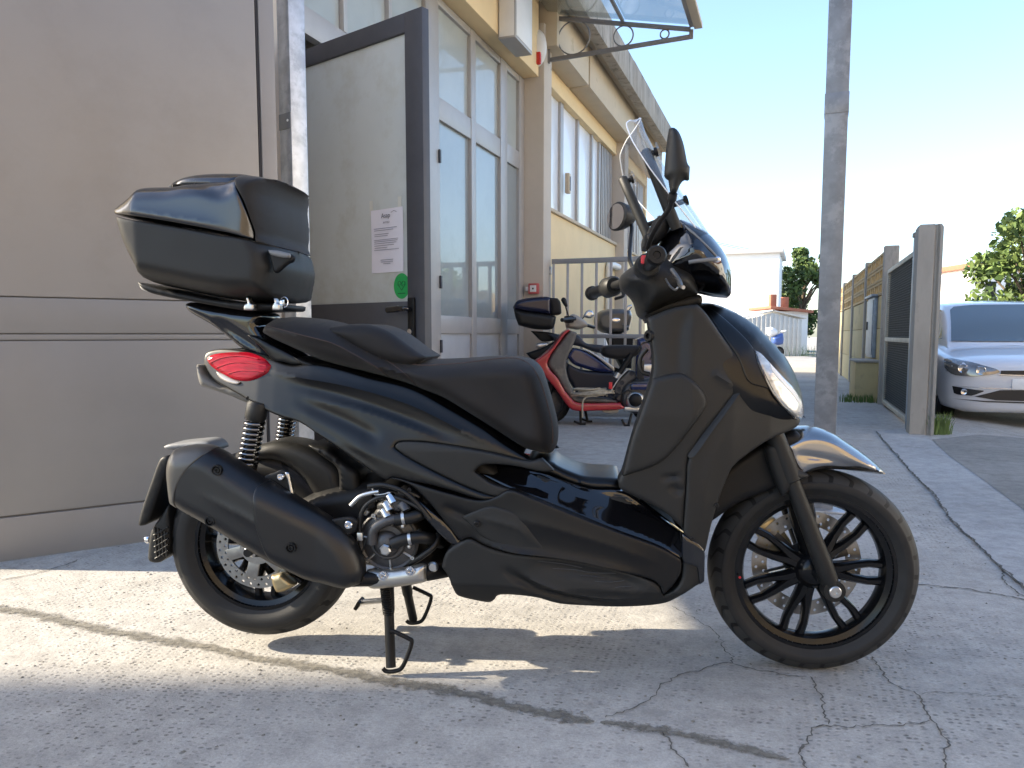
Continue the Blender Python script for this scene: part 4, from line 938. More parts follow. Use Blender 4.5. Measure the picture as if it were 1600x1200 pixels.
ribbon('expansion_joint', [(-60, 946), (0, 952), (49, 959), (131, 979), (225, 996), (319, 1011), (394, 1028), (487, 1043), (556, 1054), (612, 1067), (706, 1082), (800, 1105), (875, 1120), (938, 1130)], .045, .085, jointm, jag=.3)
ribbon('crack', [(938, 1130), (1000, 1139), (1037, 1144), (1094, 1154), (1187, 1176), (1250, 1190)], .03, .06, jointm)
for q, a, b in (([(946, 1124), (987, 1107), (1006, 1092), (1032, 1075), (1062, 1054), (1100, 1044), (1142, 1039), (1161, 1043), (1202, 1052), (1262, 1060)], .003, .007),
                (zz([(130, 260), (220, 310), (290, 360), (325, 395), (350, 440), (390, 470), (380, 505)]), .002, .006), (zz([(705, 555), (740, 610), (765, 670), (760, 705), (805, 760)]), .004, .008), (zz([(805, 760), (740, 765), (690, 820), (668, 900), (700, 960)]), .004, .010),
                (zz([(805, 760), (890, 762), (1000, 757), (1235, 745)]), .003, .007), (zz([(970, 470), (1030, 540), (1050, 580), (1150, 630), (1200, 690), (1240, 750), (1275, 810), (1280, 870), (1265, 950)]), .004, .008),
                (zz([(1160, 630), (1250, 622), (1400, 625), (1600, 645)]), .002, .004), ([(1032, 1144), (1052, 1165), (1078, 1205)], .004, .009), ([(1431, 914), (1506, 921), (1560, 930), (1640, 945)], .006, .018),
                ([(1566, 891), (1572, 910), (1600, 935)], .005, .010), ([(0, 908), (40, 900), (80, 890), (130, 872)], .004, .012)):
    ribbon('crack', q, a * 1.1, b * 1.2, crackm, jag=.9, step=.011)
# small grit and leaf litter lying on the concrete
V = []; FF = []
for k in range(900):
    x, y = rnd.uniform(-1.8, 2.6), rnd.uniform(1.35, 4.2); s = rnd.uniform(.002, .006); n0 = len(V); a = rnd.uniform(0, 6)
    for q in range(4): V.append((x + s * math.cos(a + q * 1.57) * rnd.uniform(.6, 1.3), y + s * math.sin(a + q * 1.57) * rnd.uniform(.6, 1.3), .001))
    V.append((x, y, s * .7)); FF += [(n0 + q, n0 + (q + 1) % 4, n0 + 4) for q in range(4)]
g = py_obj('grit', V, FF, mat('grit_stone', (.16, .15, .13), .9, var=.6, vscale=80), None, None); tag(g, 'dark grit scattered over the concrete', 'grit', kind='stuff')
def sheet(name, px, m, z, label=None):
    P = [on_ground(x, y) for x, y in px]; bm = bmesh.new(); bm.faces.new([bm.verts.new((p.x, p.y, z)) for p in P]); o = bm_obj(name, bm, m, None, None); tag(o, kind='structure'); return o
path = sheet('path', [(1369, 675), (1396, 707), (1425, 739), (1454, 769), (1492, 821), (1530, 853), (1568, 894), (1640, 950), (1760, 930), (1600, 798), (1541, 754), (1483, 713), (1454, 687), (1430, 668)], conc2, .006)
ribbon('path_edge', [(1369, 675), (1396, 707), (1425, 739), (1454, 769), (1492, 821), (1530, 853), (1568, 894), (1640, 952)], .010, .022, crackm, .009, .8, .02, parent=path)
apron = sheet('dirt_apron', [(1456, 688), (1483, 714), (1541, 755), (1600, 799), (1760, 931), (2100, 860), (1650, 690), (1530, 680)], dirtm, .008)
sheet('parking_line', [(780, 655), (870, 650), (985, 653), (985, 656), (870, 653), (780, 658)], mat('worn_white_line', (.55, .55, .53), .8, dirt=((.35, .34, .32), 20, .45, .6)), .004)
# weeds by the posts
def weeds(px, py, n, r, h):
    c = on_ground(px, py); V = []; FF = []
    for k in range(n):
        a = rnd.uniform(0, 6.28); q = r * rnd.random() ** .7; x, y = c.x + q * math.cos(a), c.y + q * math.sin(a) * .6; hh = h * rnd.uniform(.4, 1); l = rnd.uniform(-.5, .5) * hh; e = rnd.uniform(-.5, .5) * hh; w_ = .006; n0 = len(V)
        V += [(x - w_, y, -.1), (x + w_, y, -.1), (x + l * .5 + w_ * .7, y + e * .4, hh * .6), (x + l * .5 - w_ * .7, y + e * .4, hh * .6), (x + l, y + e, hh)]; FF += [(n0, n0 + 1, n0 + 2, n0 + 3), (n0 + 3, n0 + 2, n0 + 4)]
    o = py_obj('weeds', V, FF, grassm, None, None); return o
grassm = mat('weed_green', (.09, .15, .035), .7, var=.4, vscale=5)
tag(weeds(1462, 678, 260, .13, .22), 'green weeds growing at the foot of the concrete gate post', 'weeds', kind='stuff')
tag(weeds(1352, 628, 200, .35, .14), 'low weeds along the foot of the ochre wall', 'weeds', kind='stuff')
tag(weeds(1248, 556, 200, 1.4, .6), 'wild grass in front of the corrugated shed', 'weeds', kind='stuff')

# ---------------------------------------------------------------- workshop building (yellow, glazed entrance)
yellow = mat('yellow_plaster', (.80, .615, .355), .85, var=.06, vscale=2.2, bump=.12, bscale=90, dirt=((.64, .48, .26), 2.5, .60, .78))
beige = mat('beige_render', (.52, .46, .39), .85, var=.06, vscale=3, bump=.08, bscale=80)
cream = mat('cream_beam', (.54, .455, .335), .85, var=.06, vscale=3, dirt=((.30, .25, .17), 3, .60, .75))
roofc = mat('weathered_roof_edge', (.34, .30, .25), .9, var=.3, vscale=4, stretch=(1, 1, .3), dirt=((.10, .09, .075), 7, .52, .70))
alum = mat('grey_aluminium_frame', (.40, .385, .375), .42, .25, var=.05, vscale=8)
darkfr = mat('dark_door_frame', (.060, .062, .074), .50, .2, var=.12, vscale=10, bump=.04, bscale=300)
def pane_mat(name, base, rough, refl):
    m = mat(name, base, .35, 0, .5, coat=refl, coat_rough=rough, var=.10, vscale=1.6, dirt=((base[0] * .86, base[1] * .84, base[2] * .78), 2.0, .52, .75)); return m
paneg = pane_mat('frosted_glass', (.36, .39, .38), .05, .6)
panes = pane_mat('clear_coated_glass', (.24, .27, .28), .015, .8)
panew = mat('white_window_sheet', (.80, .82, .85), .35, 0, .5, coat=.4, var=.04, vscale=1.5)
panelg = mat('grey_blue_door_panel', (.36, .37, .39), .45, .1, var=.10, vscale=5)
wall_in = mat('interior_wall', (.55, .54, .5), .9)
bld = empty('workshop_building', Wp(9.2, 0)); tag(bld, 'yellow workshop building with tall grey glazed entrance and concrete eaves', 'building')
bo = Wp(9.2, 0)
def bbox(name, t0, t1, d0, d1, z0, z1, m, parent=None, bev=.004):
    """a box in building axes (t along the facade, d outwards)"""
    bm = bmesh.new(); a = Matrix((U, N, Vector((0, 0, 1)))).transposed()
    box_bm(bm, Wp((t0 + t1) / 2, (d0 + d1) / 2, (z0 + z1) / 2) - (bo if parent is not None else Vector((0, 0, 0))), (t1 - t0, d1 - d0, z1 - z0), a, bev)
    return bm_obj(name, bm, m, parent)
T0, TE = 2.6, 17.4
ROOFZ = 5.22
bbox('roof_slab', T0, TE, -8.2, .62, 4.90, 5.06, cream, bld)
for k in range(9):
    a = T0 + k * (TE - T0) / 9; bbox('roof_edge', a + .006, a + (TE - T0) / 9 - .006, .56, .72, 4.78, ROOFZ + rnd.uniform(-.015, .015), roofc, bld, .012)
bbox('eaves_beam', 9.15, 10.72, .13, .42, 4.36, 4.90, cream, bld); bbox('eaves_beam', 10.80, 14.10, .13, .42, 4.36, 4.90, cream, bld); bbox('eaves_beam', 14.14, TE, .13, .42, 4.36, 4.90, cream, bld)
bbox('lintel_beam', T0, 9.06, -.02, .22, 3.99, 4.899, yellow, bld)
for k, a in enumerate((9.09, 14.02)):
    bbox('pillar', a, a + .32, -.25, .28, 0, 4.62, beige, bld, .012)
bbox('end_wall', T0, T0 + .2, -8, -.31, 0, 4.89, yellow, bld); bbox('end_wall', TE - .2, TE, -8, .10, 0, 4.89, yellow, bld); bbox('back_wall', T0 + .21, TE - .21, -8.2, -8, 0, 4.89, wall_in, bld)
bbox('floor_slab', T0 + .21, TE - .21, -7.99, -.12, .0, .03, wall_in, bld); bbox('partition_wall', 9.10, 9.3, -7.99, -.26, .03, 4.89, wall_in, bld)
for i, (a, b) in enumerate(((9.415, 14.015), (14.345, TE - .205))):
    bbox('wall', a, b, -.12, .12, 0, 2.53, yellow, bld); bbox('wall', a, b, -.12, .12, 4.14, 4.899, yellow, bld)
    bbox('window_sill', a, b, -.10, .16, 2.532, 2.575, cream, bld)
    kk = min(1, (b - a) / 4.6); cuts = [a, a + 1.22 * kk, a + 2.15 * kk, a + 3.05 * kk, a + 3.58 * kk]
    for j in range(4):
        bbox('window_pane', cuts[j] + .03, cuts[j + 1] - .03, .0, .02, 2.58, 4.138, panew, bld, .001)
        bbox('window_mullion', cuts[j + 1] - .045, cuts[j + 1] + .045 * (1 if j else 2.2), -.02, .06, 2.577, 4.139, alum, bld)
    nb = 7
    for j in range(nb):
        q = cuts[4] + .12 + (b - cuts[4] - .16) * (j + .5) / nb; bbox('louvre_slat', q - .035, q + .02, -.03, .06, 2.577, 4.139, alum, bld)
    bbox('louvre_back', cuts[4] + .05, b, -.06, -.04, 2.577, 4.139, grey_pl, bld, .001)
# glazed entrance
TV = [fp(x, 300, 0)[0] for x in (672, 683, 733, 740, 779, 789, 808, 815)]
zb, zp, zt0, zt1, zu = 1.10, .93, 2.90, 3.10, 3.985
def mull(a, b, z0, z1): bbox('mullion', a, b, -.05, .03, z0, z1, alum, bld, .003)
def rail(a, b, z0, z1): bbox('rail', a, b, -.045, .025, z0, z1, alum, bld, .003)
mull(TV[0] - .10, TV[1], .03, zu); mull(TV[2], TV[3], .03, zu); mull(TV[4], TV[5], .03, zu); mull(TV[6], 9.088, .03, zu)
for a, b in ((TV[1], TV[2]), (TV[3], TV[4]), (TV[5], TV[6])):
    a += .001; b -= .001
    rail(a, b, zt0, zt1); rail(a, b, zp, zb); rail(a, b, .03, .16); rail(a, b, zu - .07, zu)
    bbox('pane', a, b, -.02, -.008, zb + .001, zt0 - .001, panes, bld, 0); bbox('pane', a, b, -.02, -.008, zt1 + .001, zu - .071, paneg, bld, 0); bbox('door_panel', a, b, -.03, .002, .161, zp - .001, panelg, bld, .002)
    mull(b - .012, b - .004, zt1 + .02, zu - .09); 
bbox('rail', 4.4, TV[0] - .101, -.045, .025, 2.92, 3.10, alum, bld)
for a, b in ((4.45, 5.02), (5.08, 5.7), (5.76, TV[0] - .12)):
    bbox('pane', a, b, -.02, -.008, 3.101, zu - .071, paneg, bld, 0); mull(b + .004, b + .055, 3.101, zu)
bbox('rail', 4.4, TV[0] - .101, -.045, .025, zu - .07, zu, alum, bld)
mull(4.36, 4.44, .03, zu)
bbox('wall', T0 + .21, 4.355, -.12, .02, 0, 3.985, beige, bld)
for z in (.75, 1.35, 2.5):
    bbox('hinge', TV[1] - .035, TV[1] - .005, .031, .05, z, z + .12, darkfr, bld, .004)
# fire call point, sign box, siren
cp = fp(829, 447, .28); o = empty('fire_call_point', Wp(9.085, .17, 1.48)); tag(o, 'small red square call point on the beige pillar', 'call point')
def lb(name, root, c, size, m, bev=.004, off=(0, 0, 0)):
    a = Matrix((U, N, Vector((0, 0, 1)))).transposed(); bm = bmesh.new(); box_bm(bm, a @ Vector(c), size, a, bev); return bm_obj(name, bm, m, root)
lb('housing', o, (-.035, 0, 0), (.06, .13, .13), mat('pale_red_plastic', (.50, .10, .09), .45), .012); lb('cover', o, (-.068, 0, 0), (.008, .08, .08), whitepl, .003); lb('button', o, (-.074, 0, 0), (.004, .02, .02), darkm, .002)
lb('conduit_clip', o, (-.03, -.085, 0), (.03, .04, .05), whitepl)
o = empty('sign_light_box', Wp(7.95, .222, 4.25)); tag(o, 'white light box sign on the yellow lintel', 'sign'); lb('case', o, (0, .095, 0), (.55, .19, .62), alum, .01); lb('face', o, (-.278, .095, 0), (.006, .16, .58), whitepl, .002); lb('face', o, (0, .192, 0), (.5, .006, .56), whitepl, .002)
o = empty('sign_light_box', Wp(7.05, .222, 4.42)); tag(o, 'narrow white light box with red border above the glazing', 'sign'); lb('case', o, (0, .05, 0), (.35, .10, .45), mat('dull_red_case', (.40, .08, .07), .5), .01); lb('face', o, (0, .104, 0), (.30, .006, .40), whitepl, .002); lb('face', o, (-.178, .05, 0), (.006, .08, .40), whitepl, .002)
o = empty('alarm_siren', Wp(9.085, .19, 4.28)); tag(o, 'white alarm siren with red lens at the top of the pillar', 'siren')
bm = bmesh.new(); lathe_bm(bm, [(0, 0), (.12, 0), (.13, .02), (.12, .06), (.08, .10), (0, .11)], (0, 0, .04), -U, 24)
for v in bm.verts: v.co.z = .04 + (v.co.z - .04) * 1.7
bm_obj('body', bm, whitepl, o, 60); lb('lens', o, (-.09, .03, -.10), (.06, .10, .14), mat('red_lens', (.55, .03, .02), .25), .02)
# entrance canopy with ring brackets
ptrim = mat('grey_painted_steel', (.20, .19, .185), .5, .2, var=.1, vscale=9)
can = empty('entrance_canopy', Wp(9.25, .285, 4.3)); tag(can, 'glazed entrance canopy on grey steel brackets with rings', 'canopy')
cz = Vector((0, 0, 4.3)); co = Wp(9.25, .285, 4.3)
def CP(t, d, z): return Wp(t, d, z) - co
for tb_ in (9.25, 5.3):
    beam('bracket_bar', CP(tb_, .285, 4.20), CP(tb_, .285, 4.76), .04, .04, ptrim, can); beam('bracket_bar', CP(tb_, .305, 4.725), CP(tb_, 1.97, 4.38), .04, .045, ptrim, can)
    beam('bracket_bar', CP(tb_, .305, 4.235), CP(tb_, 2.0, 4.30), .04, .045, ptrim, can); beam('bracket_bar', CP(tb_, 1.98, 4.28), CP(tb_, 1.98, 4.375), .04, .04, ptrim, can)
    for dd, zc, r_ in ((.60, 4.46, .195), (1.20, 4.405, .115), (1.68, 4.365, .05)):
        bm = bmesh.new(); c = CP(tb_, dd, zc); pts = [c + N * (r_ * math.cos(a)) + Vector((0, 0, r_ * math.sin(a))) for a in [2 * math.pi * k / 28 for k in range(29)]]; tube_bm(bm, pts, .009, 6, False); bm_obj('bracket_ring', bm, ptrim, can, 60)
cglass = thin_glass('canopy_glass', (.74, .80, .78), .14, .12, haze=.30, hazecol=(.55, .58, .52))
for k in range(4):
    a = 9.25 - k * .99; b = a - .95
    v = [CP(a - .02, .30, 4.765), CP(a - .02, 1.18, 4.585), CP(b, 1.18, 4.585), CP(b, .30, 4.765)]; py_obj('glass_pane', v, [(0, 1, 2, 3)], cglass, can, None)
    v = [CP(a - .02, 1.22, 4.577), CP(a - .02, 2.06, 4.405), CP(b, 2.06, 4.405), CP(b, 1.22, 4.577)]; py_obj('glass_pane', v, [(0, 1, 2, 3)], cglass, can, None)
    beam('glazing_bar', CP(b - .02, .29, 4.745), CP(b - .02, 2.0, 4.395), .03, .035, ptrim, can)
beam('purlin', CP(9.22, 1.20, 4.555), CP(5.33, 1.20, 4.555), .035, .035, ptrim, can); beam('purlin', CP(9.22, 1.99, 4.41), CP(5.33, 1.99, 4.41), .05, .04, ptrim, can); beam('gutter', CP(9.25, 2.06, 4.40), CP(5.3, 2.06, 4.40), .09, .05, cream, can)
# steel grille beside the pillar
gal = mat('galvanised_steel', (.46, .47, .49), .42, .7, var=.22, vscale=14, detail=3, bump=.03, bscale=60, dirt=((.34, .35, .37), 9, .50, .62))
galb = mat('galvanised_bars', (.33, .33, .34), .5, .5, var=.1, vscale=10)
gr_ = empty('bar_gate', Wp(9.36, .30)); tag(gr_, 'galvanised vertical bar gate hinged on the beige pillar', 'gate'); go = Wp(9.36, .30)
G1 = lambda d, z: Wp(9.36, d, z) - go
beam('top_rail', G1(.31, 1.83), G1(2.0, 1.83), .05, .06, galb, gr_); beam('bottom_rail', G1(.31, .90), G1(2.0, .90), .05, .05, galb, gr_); beam('bottom_rail', G1(.31, .14), G1(2.0, .14), .05, .05, galb, gr_)
for k in range(10): d = .33 + k * .183; beam('bar', G1(d, .12), G1(d, 1.805), .042, .03, galb, gr_)
lb('hinge', gr_, (0, -.025, 1.72), (.06, .05, .10), gal)
# rain pipe and white meter box on the wall behind the grille
dp = empty('rain_pipe', Wp(13.2, .20)); tag(dp, 'white rain pipe elbow on the yellow wall', 'pipe'); do = Wp(13.2, .20)
tube('pipe', spline([Wp(13.2, .19, .1) - do, Wp(13.2, .19, 1.6) - do, Wp(13.2, .19, 2.0) - do, Wp(13.25, .19, 2.12) - do, Wp(13.5, .19, 2.14) - do, Wp(13.97, .19, 2.14) - do], 6), .06, whitepl, dp)
mb = empty('meter_box', Wp(12.7, .121, .7)); tag(mb, 'white meter box on the yellow wall behind the grille', 'box'); lb('case', mb, (0, .09, .15), (.6, .18, .8), whitepl, .01); lb('door', mb, (0, .186, .15), (.5, .012, .7), whitepl, .004)
ws_ = empty('wall_switch', Wp(10.9, .055, 3.08)); tag(ws_, 'small beige bracket fixed on the second white window sheet', 'bracket'); lb('plate', ws_, (-.02, .03, 0), (.10, .06, .28), cream, .006); lb('slot', ws_, (.0, .062, 0), (.045, .006, .2), darkfr, .002)

# ---------------------------------------------------------------- open glazed door with notice
DR = at_y(664.5, 12, 4.50); DRb = Vector((DR.x, DR.y, 0)); DLp = at_y(470, 82, 5.20); DLb = Vector((DLp.x, DLp.y, 0)); DLb = DRb + (DLb - DRb) * 1.12
ddir = (DRb - DLb).normalized(); dlen = (DRb - DLb).length; dnrm = Vector((ddir.y, -ddir.x, 0))
HD = DR.z
door = empty('open_door', DLb, math.atan2(ddir.y, ddir.x)); tag(door, 'open dark framed door with frosted glass, notice and green sticker on it', 'door')
def dpx(px, py):
    P = on_plane(px, py, DLb, dnrm) - DLb; return P.dot(ddir), P.z
gx1 = dpx(640, 300)[0]; gz0 = dpx(560, 474)[1]; gz1 = dpx(638, 52)[1]
box('stile', (gx1 + (dlen - gx1) / 2, 0, HD / 2 + .02), (dlen - gx1, .055, HD - .04), darkfr, door); box('stile', (.04, 0, HD / 2 + .02), (.08, .055, HD - .04), darkfr, door)
box('top_rail', ((gx1 + .08) / 2, 0, (gz1 + HD) / 2), (gx1 - .082, .053, HD - gz1), darkfr, door); box('kick_panel', ((gx1 + .08) / 2, 0, (gz0 + .04) / 2), (gx1 - .082, .046, gz0 - .04), mat('dark_kick_panel', (.085, .088, .10), .5, .2, var=.15, vscale=5), door)
dglass = mat('frosted_door_glass', (.54, .585, .58), .30, 0, .5, coat=.7, coat_rough=.08, var=.08, vscale=1.5, dirt=((.42, .43, .38), 2.2, .50, .76))
box('glass_pane', ((gx1 + .08) / 2, 0, (gz0 + gz1) / 2), (gx1 - .083, .012, gz1 - gz0 - .002), dglass, door, None, 0)
hx, hz = dpx(650, 500)
h_ = box('handle_plate', (hx, -.036, hz), (.055, .016, .26), darkm, door, None, .02)
bm = bmesh.new(); tube_bm(bm, spline([Vector((hx, -.045, hz + .06)), Vector((hx, -.085, hz + .065)), Vector((hx - .04, -.09, hz + .065)), Vector((hx - .15, -.085, hz + .06))], 5), [.014] * 6 + [.017] * 5 + [.02] * 5, 12); bm_obj('lever', bm, gloss, h_); lathe('lock_cylinder', [(0, 0), (.018, 0), (.018, .012), (0, .012)], chrome, h_, (hx, -.045, hz - .07), (0, -1, 0), 16)
# notice paper (flat printed sheet taped to the glass)
paper = mat('notice_paper', (.74, .73, .80), .7, var=.03, vscale=8); ink = mat('ink', (.05, .05, .07), .8); tape = mat('tape', (.62, .63, .58), .3)
x0, z1 = dpx(582, 330); x1, z0 = dpx(633, 424)
nt_ = empty('notice', DLb + ddir * ((x0 + x1) / 2) + dnrm * .0095 + Vector((0, 0, (z0 + z1) / 2)), door.rotation_euler.z); tag(nt_, 'white printed notice sheet taped to the frosted door glass', 'notice')
pw, ph_ = x1 - x0, z1 - z0
V = []; FF = []
for j in range(7):
    for i in range(6):
        a = i / 5 - .5; b = j / 6 - .5; V.append((a * pw, -.001 - .006 * abs(a * b) * 2 - .001 * math.sin(a * 7), b * ph_))
for j in range(6):
    for i in range(5): q = j * 6 + i; FF.append((q, q + 1, q + 7, q + 6))
py_obj('sheet', V, FF, paper, nt_, 60)
def text(s, size, x, z, parent, m, y=-.0075, rot=(R(90), 0, 0)):
    cu = bpy.data.curves.new('t', 'FONT'); cu.body = s; cu.size = size; cu.align_x = 'CENTER'; to = bpy.data.objects.new('t', cu); COL.objects.link(to)
    bpy.context.view_layer.update(); me = bpy.data.meshes.new_from_object(to.evaluated_get(bpy.context.evaluated_depsgraph_get())); bpy.data.objects.remove(to)
    o = bpy.data.objects.new('lettering', me); COL.objects.link(o); me.materials.clear(); me.materials.append(m); o.parent = parent; o.location = (x, y, z); o.rotation_euler = rot; return o
text('Asap', ph_ * .105, -.005, ph_ * .36, nt_, ink); text('AVVISO', ph_ * .045, 0, ph_ * .27, nt_, ink)
bm = bmesh.new(); tube_bm(bm, [Vector((pw * .15, -.0075, ph_ * .43)), Vector((pw * .24, -.0075, ph_ * .455)), Vector((pw * .32, -.0075, ph_ * .43))], .0012, 4); bm_obj('logo_stroke', bm, ink, nt_)
for k, (zc, wl) in enumerate(((.20, .72), (.17, .60), (.11, .45), (.08, .42), (.02, .76), (-.005, .74), (-.035, .70), (-.07, .62), (-.105, .40), (-.14, .78), (-.30, .40), (-.33, .38), (-.36, .22))):
    box('text_line', ((0 if k > 9 else -(.80 - wl) / 2 * .9) * pw, -.0072, zc * ph_), (wl * pw, .0004, ph_ * .009), mat('grey_ink', (.30, .30, .36), .8) if k == 0 else MATS['grey_ink'], nt_, None, 0)
for xx in (x0 - .0, x1 - .03): 
    p_ = dpx(0, 0); box('tape', (xx - (x0 + x1) / 2, .0005, ph_ / 2 + .015), (.03, .0008, .09), tape, nt_, None, 0)
gx_, gz_ = dpx(629, 447)
st = empty('sticker', DLb + ddir * gx_ + dnrm * .0075 + Vector((0, 0, gz_)), door.rotation_euler.z); tag(st, 'round green sticker with heart outline at the corner of the door glass', 'sticker')
grn = mat('green_sticker', (.015, .36, .085), .45); grd = mat('dark_green_print', (.01, .13, .04), .5); rs = dpx(642, 447)[0] - gx_
bm = bmesh.new(); bm.faces.new([bm.verts.new((rs * .96 * math.cos(a), 0, rs * 1.08 * math.sin(a))) for a in [2 * math.pi * k / 36 for k in range(36)]]); bm_obj('disc', bm, grn, st, None)
hp = [(0, -.35), (-.42, .12), (-.40, .36), (-.2, .42), (0, .2), (.2, .42), (.40, .36), (.42, .12), (0, -.35)]
bm = bmesh.new(); tube_bm(bm, [Vector((a * rs, -.001, b * rs)) for a, b in hp], .0022, 5, False); tube_bm(bm, [Vector((a * rs, -.001, b * rs)) for a, b in ((-.55, .1), (-.15, .1), (-.05, .3), (.05, -.05), (.15, .1), (.3, .1))], .0018, 5); bm_obj('heart_print', bm, grd, st, None)
box('print_line', (0, -.0012, -.62 * rs), (.9 * rs, .0006, .08 * rs), grd, st, None, 0)

# ---------------------------------------------------------------- big grey gate leaf at the left and its post
gm = mat('grey_gate_sheet', (.272, .256, .244), .46, .2, .5, var=.05, vscale=2.0, rvar=.06, bump=.03, bscale=6, dirt=((.235, .219, .207), 1.4, .50, .75))
gmd = mat('grey_gate_low', (.218, .212, .209), .46, .2, .5, var=.06, vscale=2.5, rvar=.06, bump=.03, bscale=6)
gseal = mat('black_seal', (.015, .015, .02), .6)
g0 = on_ground(0, 878); g1 = on_ground(227, 846); gd = (g1 - g0).normalized(); gn = Vector((gd.y, -gd.x, 0))
def gpx(px, py):
    P = on_plane(px, py, g0, gn) - g0; return P.dot(gd), P.z
def gx_at(px): return gpx(px, 500)[0]
GLx = -.16; xe0 = gx_at(413); xe1 = gx_at(440); zs = [-.01] + [gpx(0, y)[1] for y in (809, 532, 521.7, 463)] + [2.95]
gate = empty('gate_leaf', g0, math.atan2(gd.y, gd.x)); tag(gate, 'tall grey sheet metal gate leaf with horizontal seams behind the top box', 'gate')
for nm, a, b, m_, dep in (('kick_plate', zs[0], zs[1] - .003, gmd, .062), ('lower_sheet', zs[1] + .003, zs[2] - .002, gmd, .056), ('seam_strip', zs[2] + .001, zs[3] - .001, gmd, .050), ('middle_sheet', zs[3] + .002, zs[4] - .002, gmd, .056), ('upper_sheet', zs[4] + .002, zs[5], gm, .056)):
    box(nm, ((GLx + xe0) / 2, .03, (a + b) / 2), (xe0 - GLx - .004, dep, b - a), m_, gate, None, .006)
box('core', ((GLx + xe0) / 2, .03, (zs[0] + zs[5]) / 2), (xe0 - GLx - .01, .036, zs[5] - zs[0] - .02), mat('seam_shadow_grey', (.10, .095, .09), .6), gate, None, 0)
box('edge_seal', (xe0 + .006, .03, 1.49), (.011, .05, 2.9), gseal, gate, None, 0); box('edge_stile', ((xe0 + .012 + xe1) / 2, .03, 1.49), (xe1 - xe0 - .012, .066, 2.92), gm, gate, None, .005)
box('bottom_bolt', (xe0 - .1, -.01, .06), (.03, .02, .07), alu, gate)
pst = on_plane(466, 500, Vector((0, 3.85, 0)), Vector((0, 1, 0))); pst = Vector((pst.x, pst.y, 0))
def square_post(name, P, w_, h_, ang, m, label, cat, group=None):
    o = empty(name, P, ang); tag(o, label, cat, group); box('shaft', (0, 0, h_ / 2), (w_, w_, h_), m, o, None, .006); return o
gp = square_post('gate_post', pst, .094, 3.3, R(-38), gal, 'square galvanised post between the grey gate leaf and the open door', 'post')
box('base_plate', (0, 0, .006), (.18, .18, .012), gal, gp); 
zl = on_plane(461, 193, pst, Vector((0, 1, 0))).z
lk = box('latch_plate', (.0, -.0475, zl), (.092, .006, .075), grey_pl, gp, None, .002); lathe('keyhole', [(0, 0), (.006, 0), (.006, .003), (0, .003)], whitepl, lk, (.026, -.051, zl), (0, -1, 0), 12)
for p in lk.data.materials: pass
pole_b = on_ground(1284, 795); pole = square_post('pole', pole_b, .108, 5.2, R(-22.5), mat('weathered_galvanised', (.20, .21, .225), .5, .5, var=.22, vscale=12, detail=3, dirt=((.27, .28, .295), 8, .5, .6)), 'tall square galvanised steel pole standing in the driveway', 'pole')
pole.rotation_euler = (0, 0, R(-22.3))
zj = on_plane(1305, 165, pole_b, Vector((0, 1, 0))).z
box('sleeve_joint', (0, 0, zj), (.114, .114, .10), MATS['weathered_galvanised'], pole, None, .003); box('base_plate', (0, 0, .006), (.22, .22, .012), gal, pole)
# ================================================================== RIGHT SIDE: post, mesh gate, ochre wall, car
cpost = mat('aged_concrete', (.31, .29, .255), .9, var=.18, vscale=5, bump=.4, bscale=70, stretch=(1, 1, .35), dirt=((.12, .115, .10), 5, .54, .75))
ochre = mat('ochre_wall', (.44, .36, .19), .9, var=.12, vscale=3, bump=.3, bscale=60, dirt=((.20, .17, .12), 3, .52, .75))
latt = mat('ochre_block', (.40, .29, .14), .9, var=.2, vscale=8, bump=.2, bscale=60)
DFN = DG + 1.26
# tall concrete gate post with recessed side
pb = Wp(7.95, DG + 1.20); zt = on_plane(1442, 352, pb, Vector((0, 1, 0))).z
cp_ = empty('concrete_gate_post', pb, -UA); tag(cp_, 'weathered concrete gate post in front of the white car', 'post')
bm = bmesh.new()
prof = [(-.10, -.10), (.03, -.10), (.045, -.07), (.06, -.07), (.075, -.10), (.10, -.10), (.10, .10), (-.10, .10)]
A = [bm.verts.new((x, y, -.12)) for x, y in prof]; B = [bm.verts.new((x, y, zt - .03)) for x, y in prof]; Cc = [bm.verts.new((x * .85, y * .85, zt)) for x, y in prof]
for P, Q in ((A, B), (B, Cc)):
    for i in range(8): bm.faces.new((P[i], P[(i + 1) % 8], Q[(i + 1) % 8], Q[i]))
bm.faces.new(Cc); bm.faces.new(A[::-1]); bm_obj('shaft', bm, cpost, cp_, 30)
# mesh gate
mesh_m = mat('dark_wire_mesh', (.055, .065, .075), .6, .3, var=.2, vscale=40, bump=.8, bscale=160); bluest = mat('blue_grey_steel', (.22, .26, .31), .5, .4, var=.25, vscale=12); pale = mat('pale_gate_frame', (.42, .40, .34), .6, .2, var=.2, vscale=10)
mg0, mg1 = Wp(8.45, DG + 1.20), Wp(11.0, DG + 1.24)
mg = empty('mesh_gate', mg0, math.atan2((mg1 - mg0).y, (mg1 - mg0).x)); tag(mg, 'dark wire mesh gate leaf in a pale steel frame beside the concrete post', 'gate')
ml_ = (mg1 - mg0).length; zg = 1.72
for a, b in (((0, 0, .06), (ml_, 0, .06)), ((0, 0, zg), (ml_, 0, zg)), ((.0, 0, .04), (.0, 0, zg + .02)), ((ml_, 0, .04), (ml_, 0, zg + .02)), ((0, 0, .86), (ml_, 0, .86))):
    beam('frame_bar', a, b, .07, .05, pale, mg)
bm = bmesh.new()
for k in range(34): x = ml_ * (k + .5) / 34; tube_bm(bm, [(x, 0, .07), (x, 0, zg - .01)], .004, 4)
for k in range(60): z = .1 + (zg - .12) * k / 60; tube_bm(bm, [(.02, .018, z), (ml_ - .02, .018, z)], .003, 4)
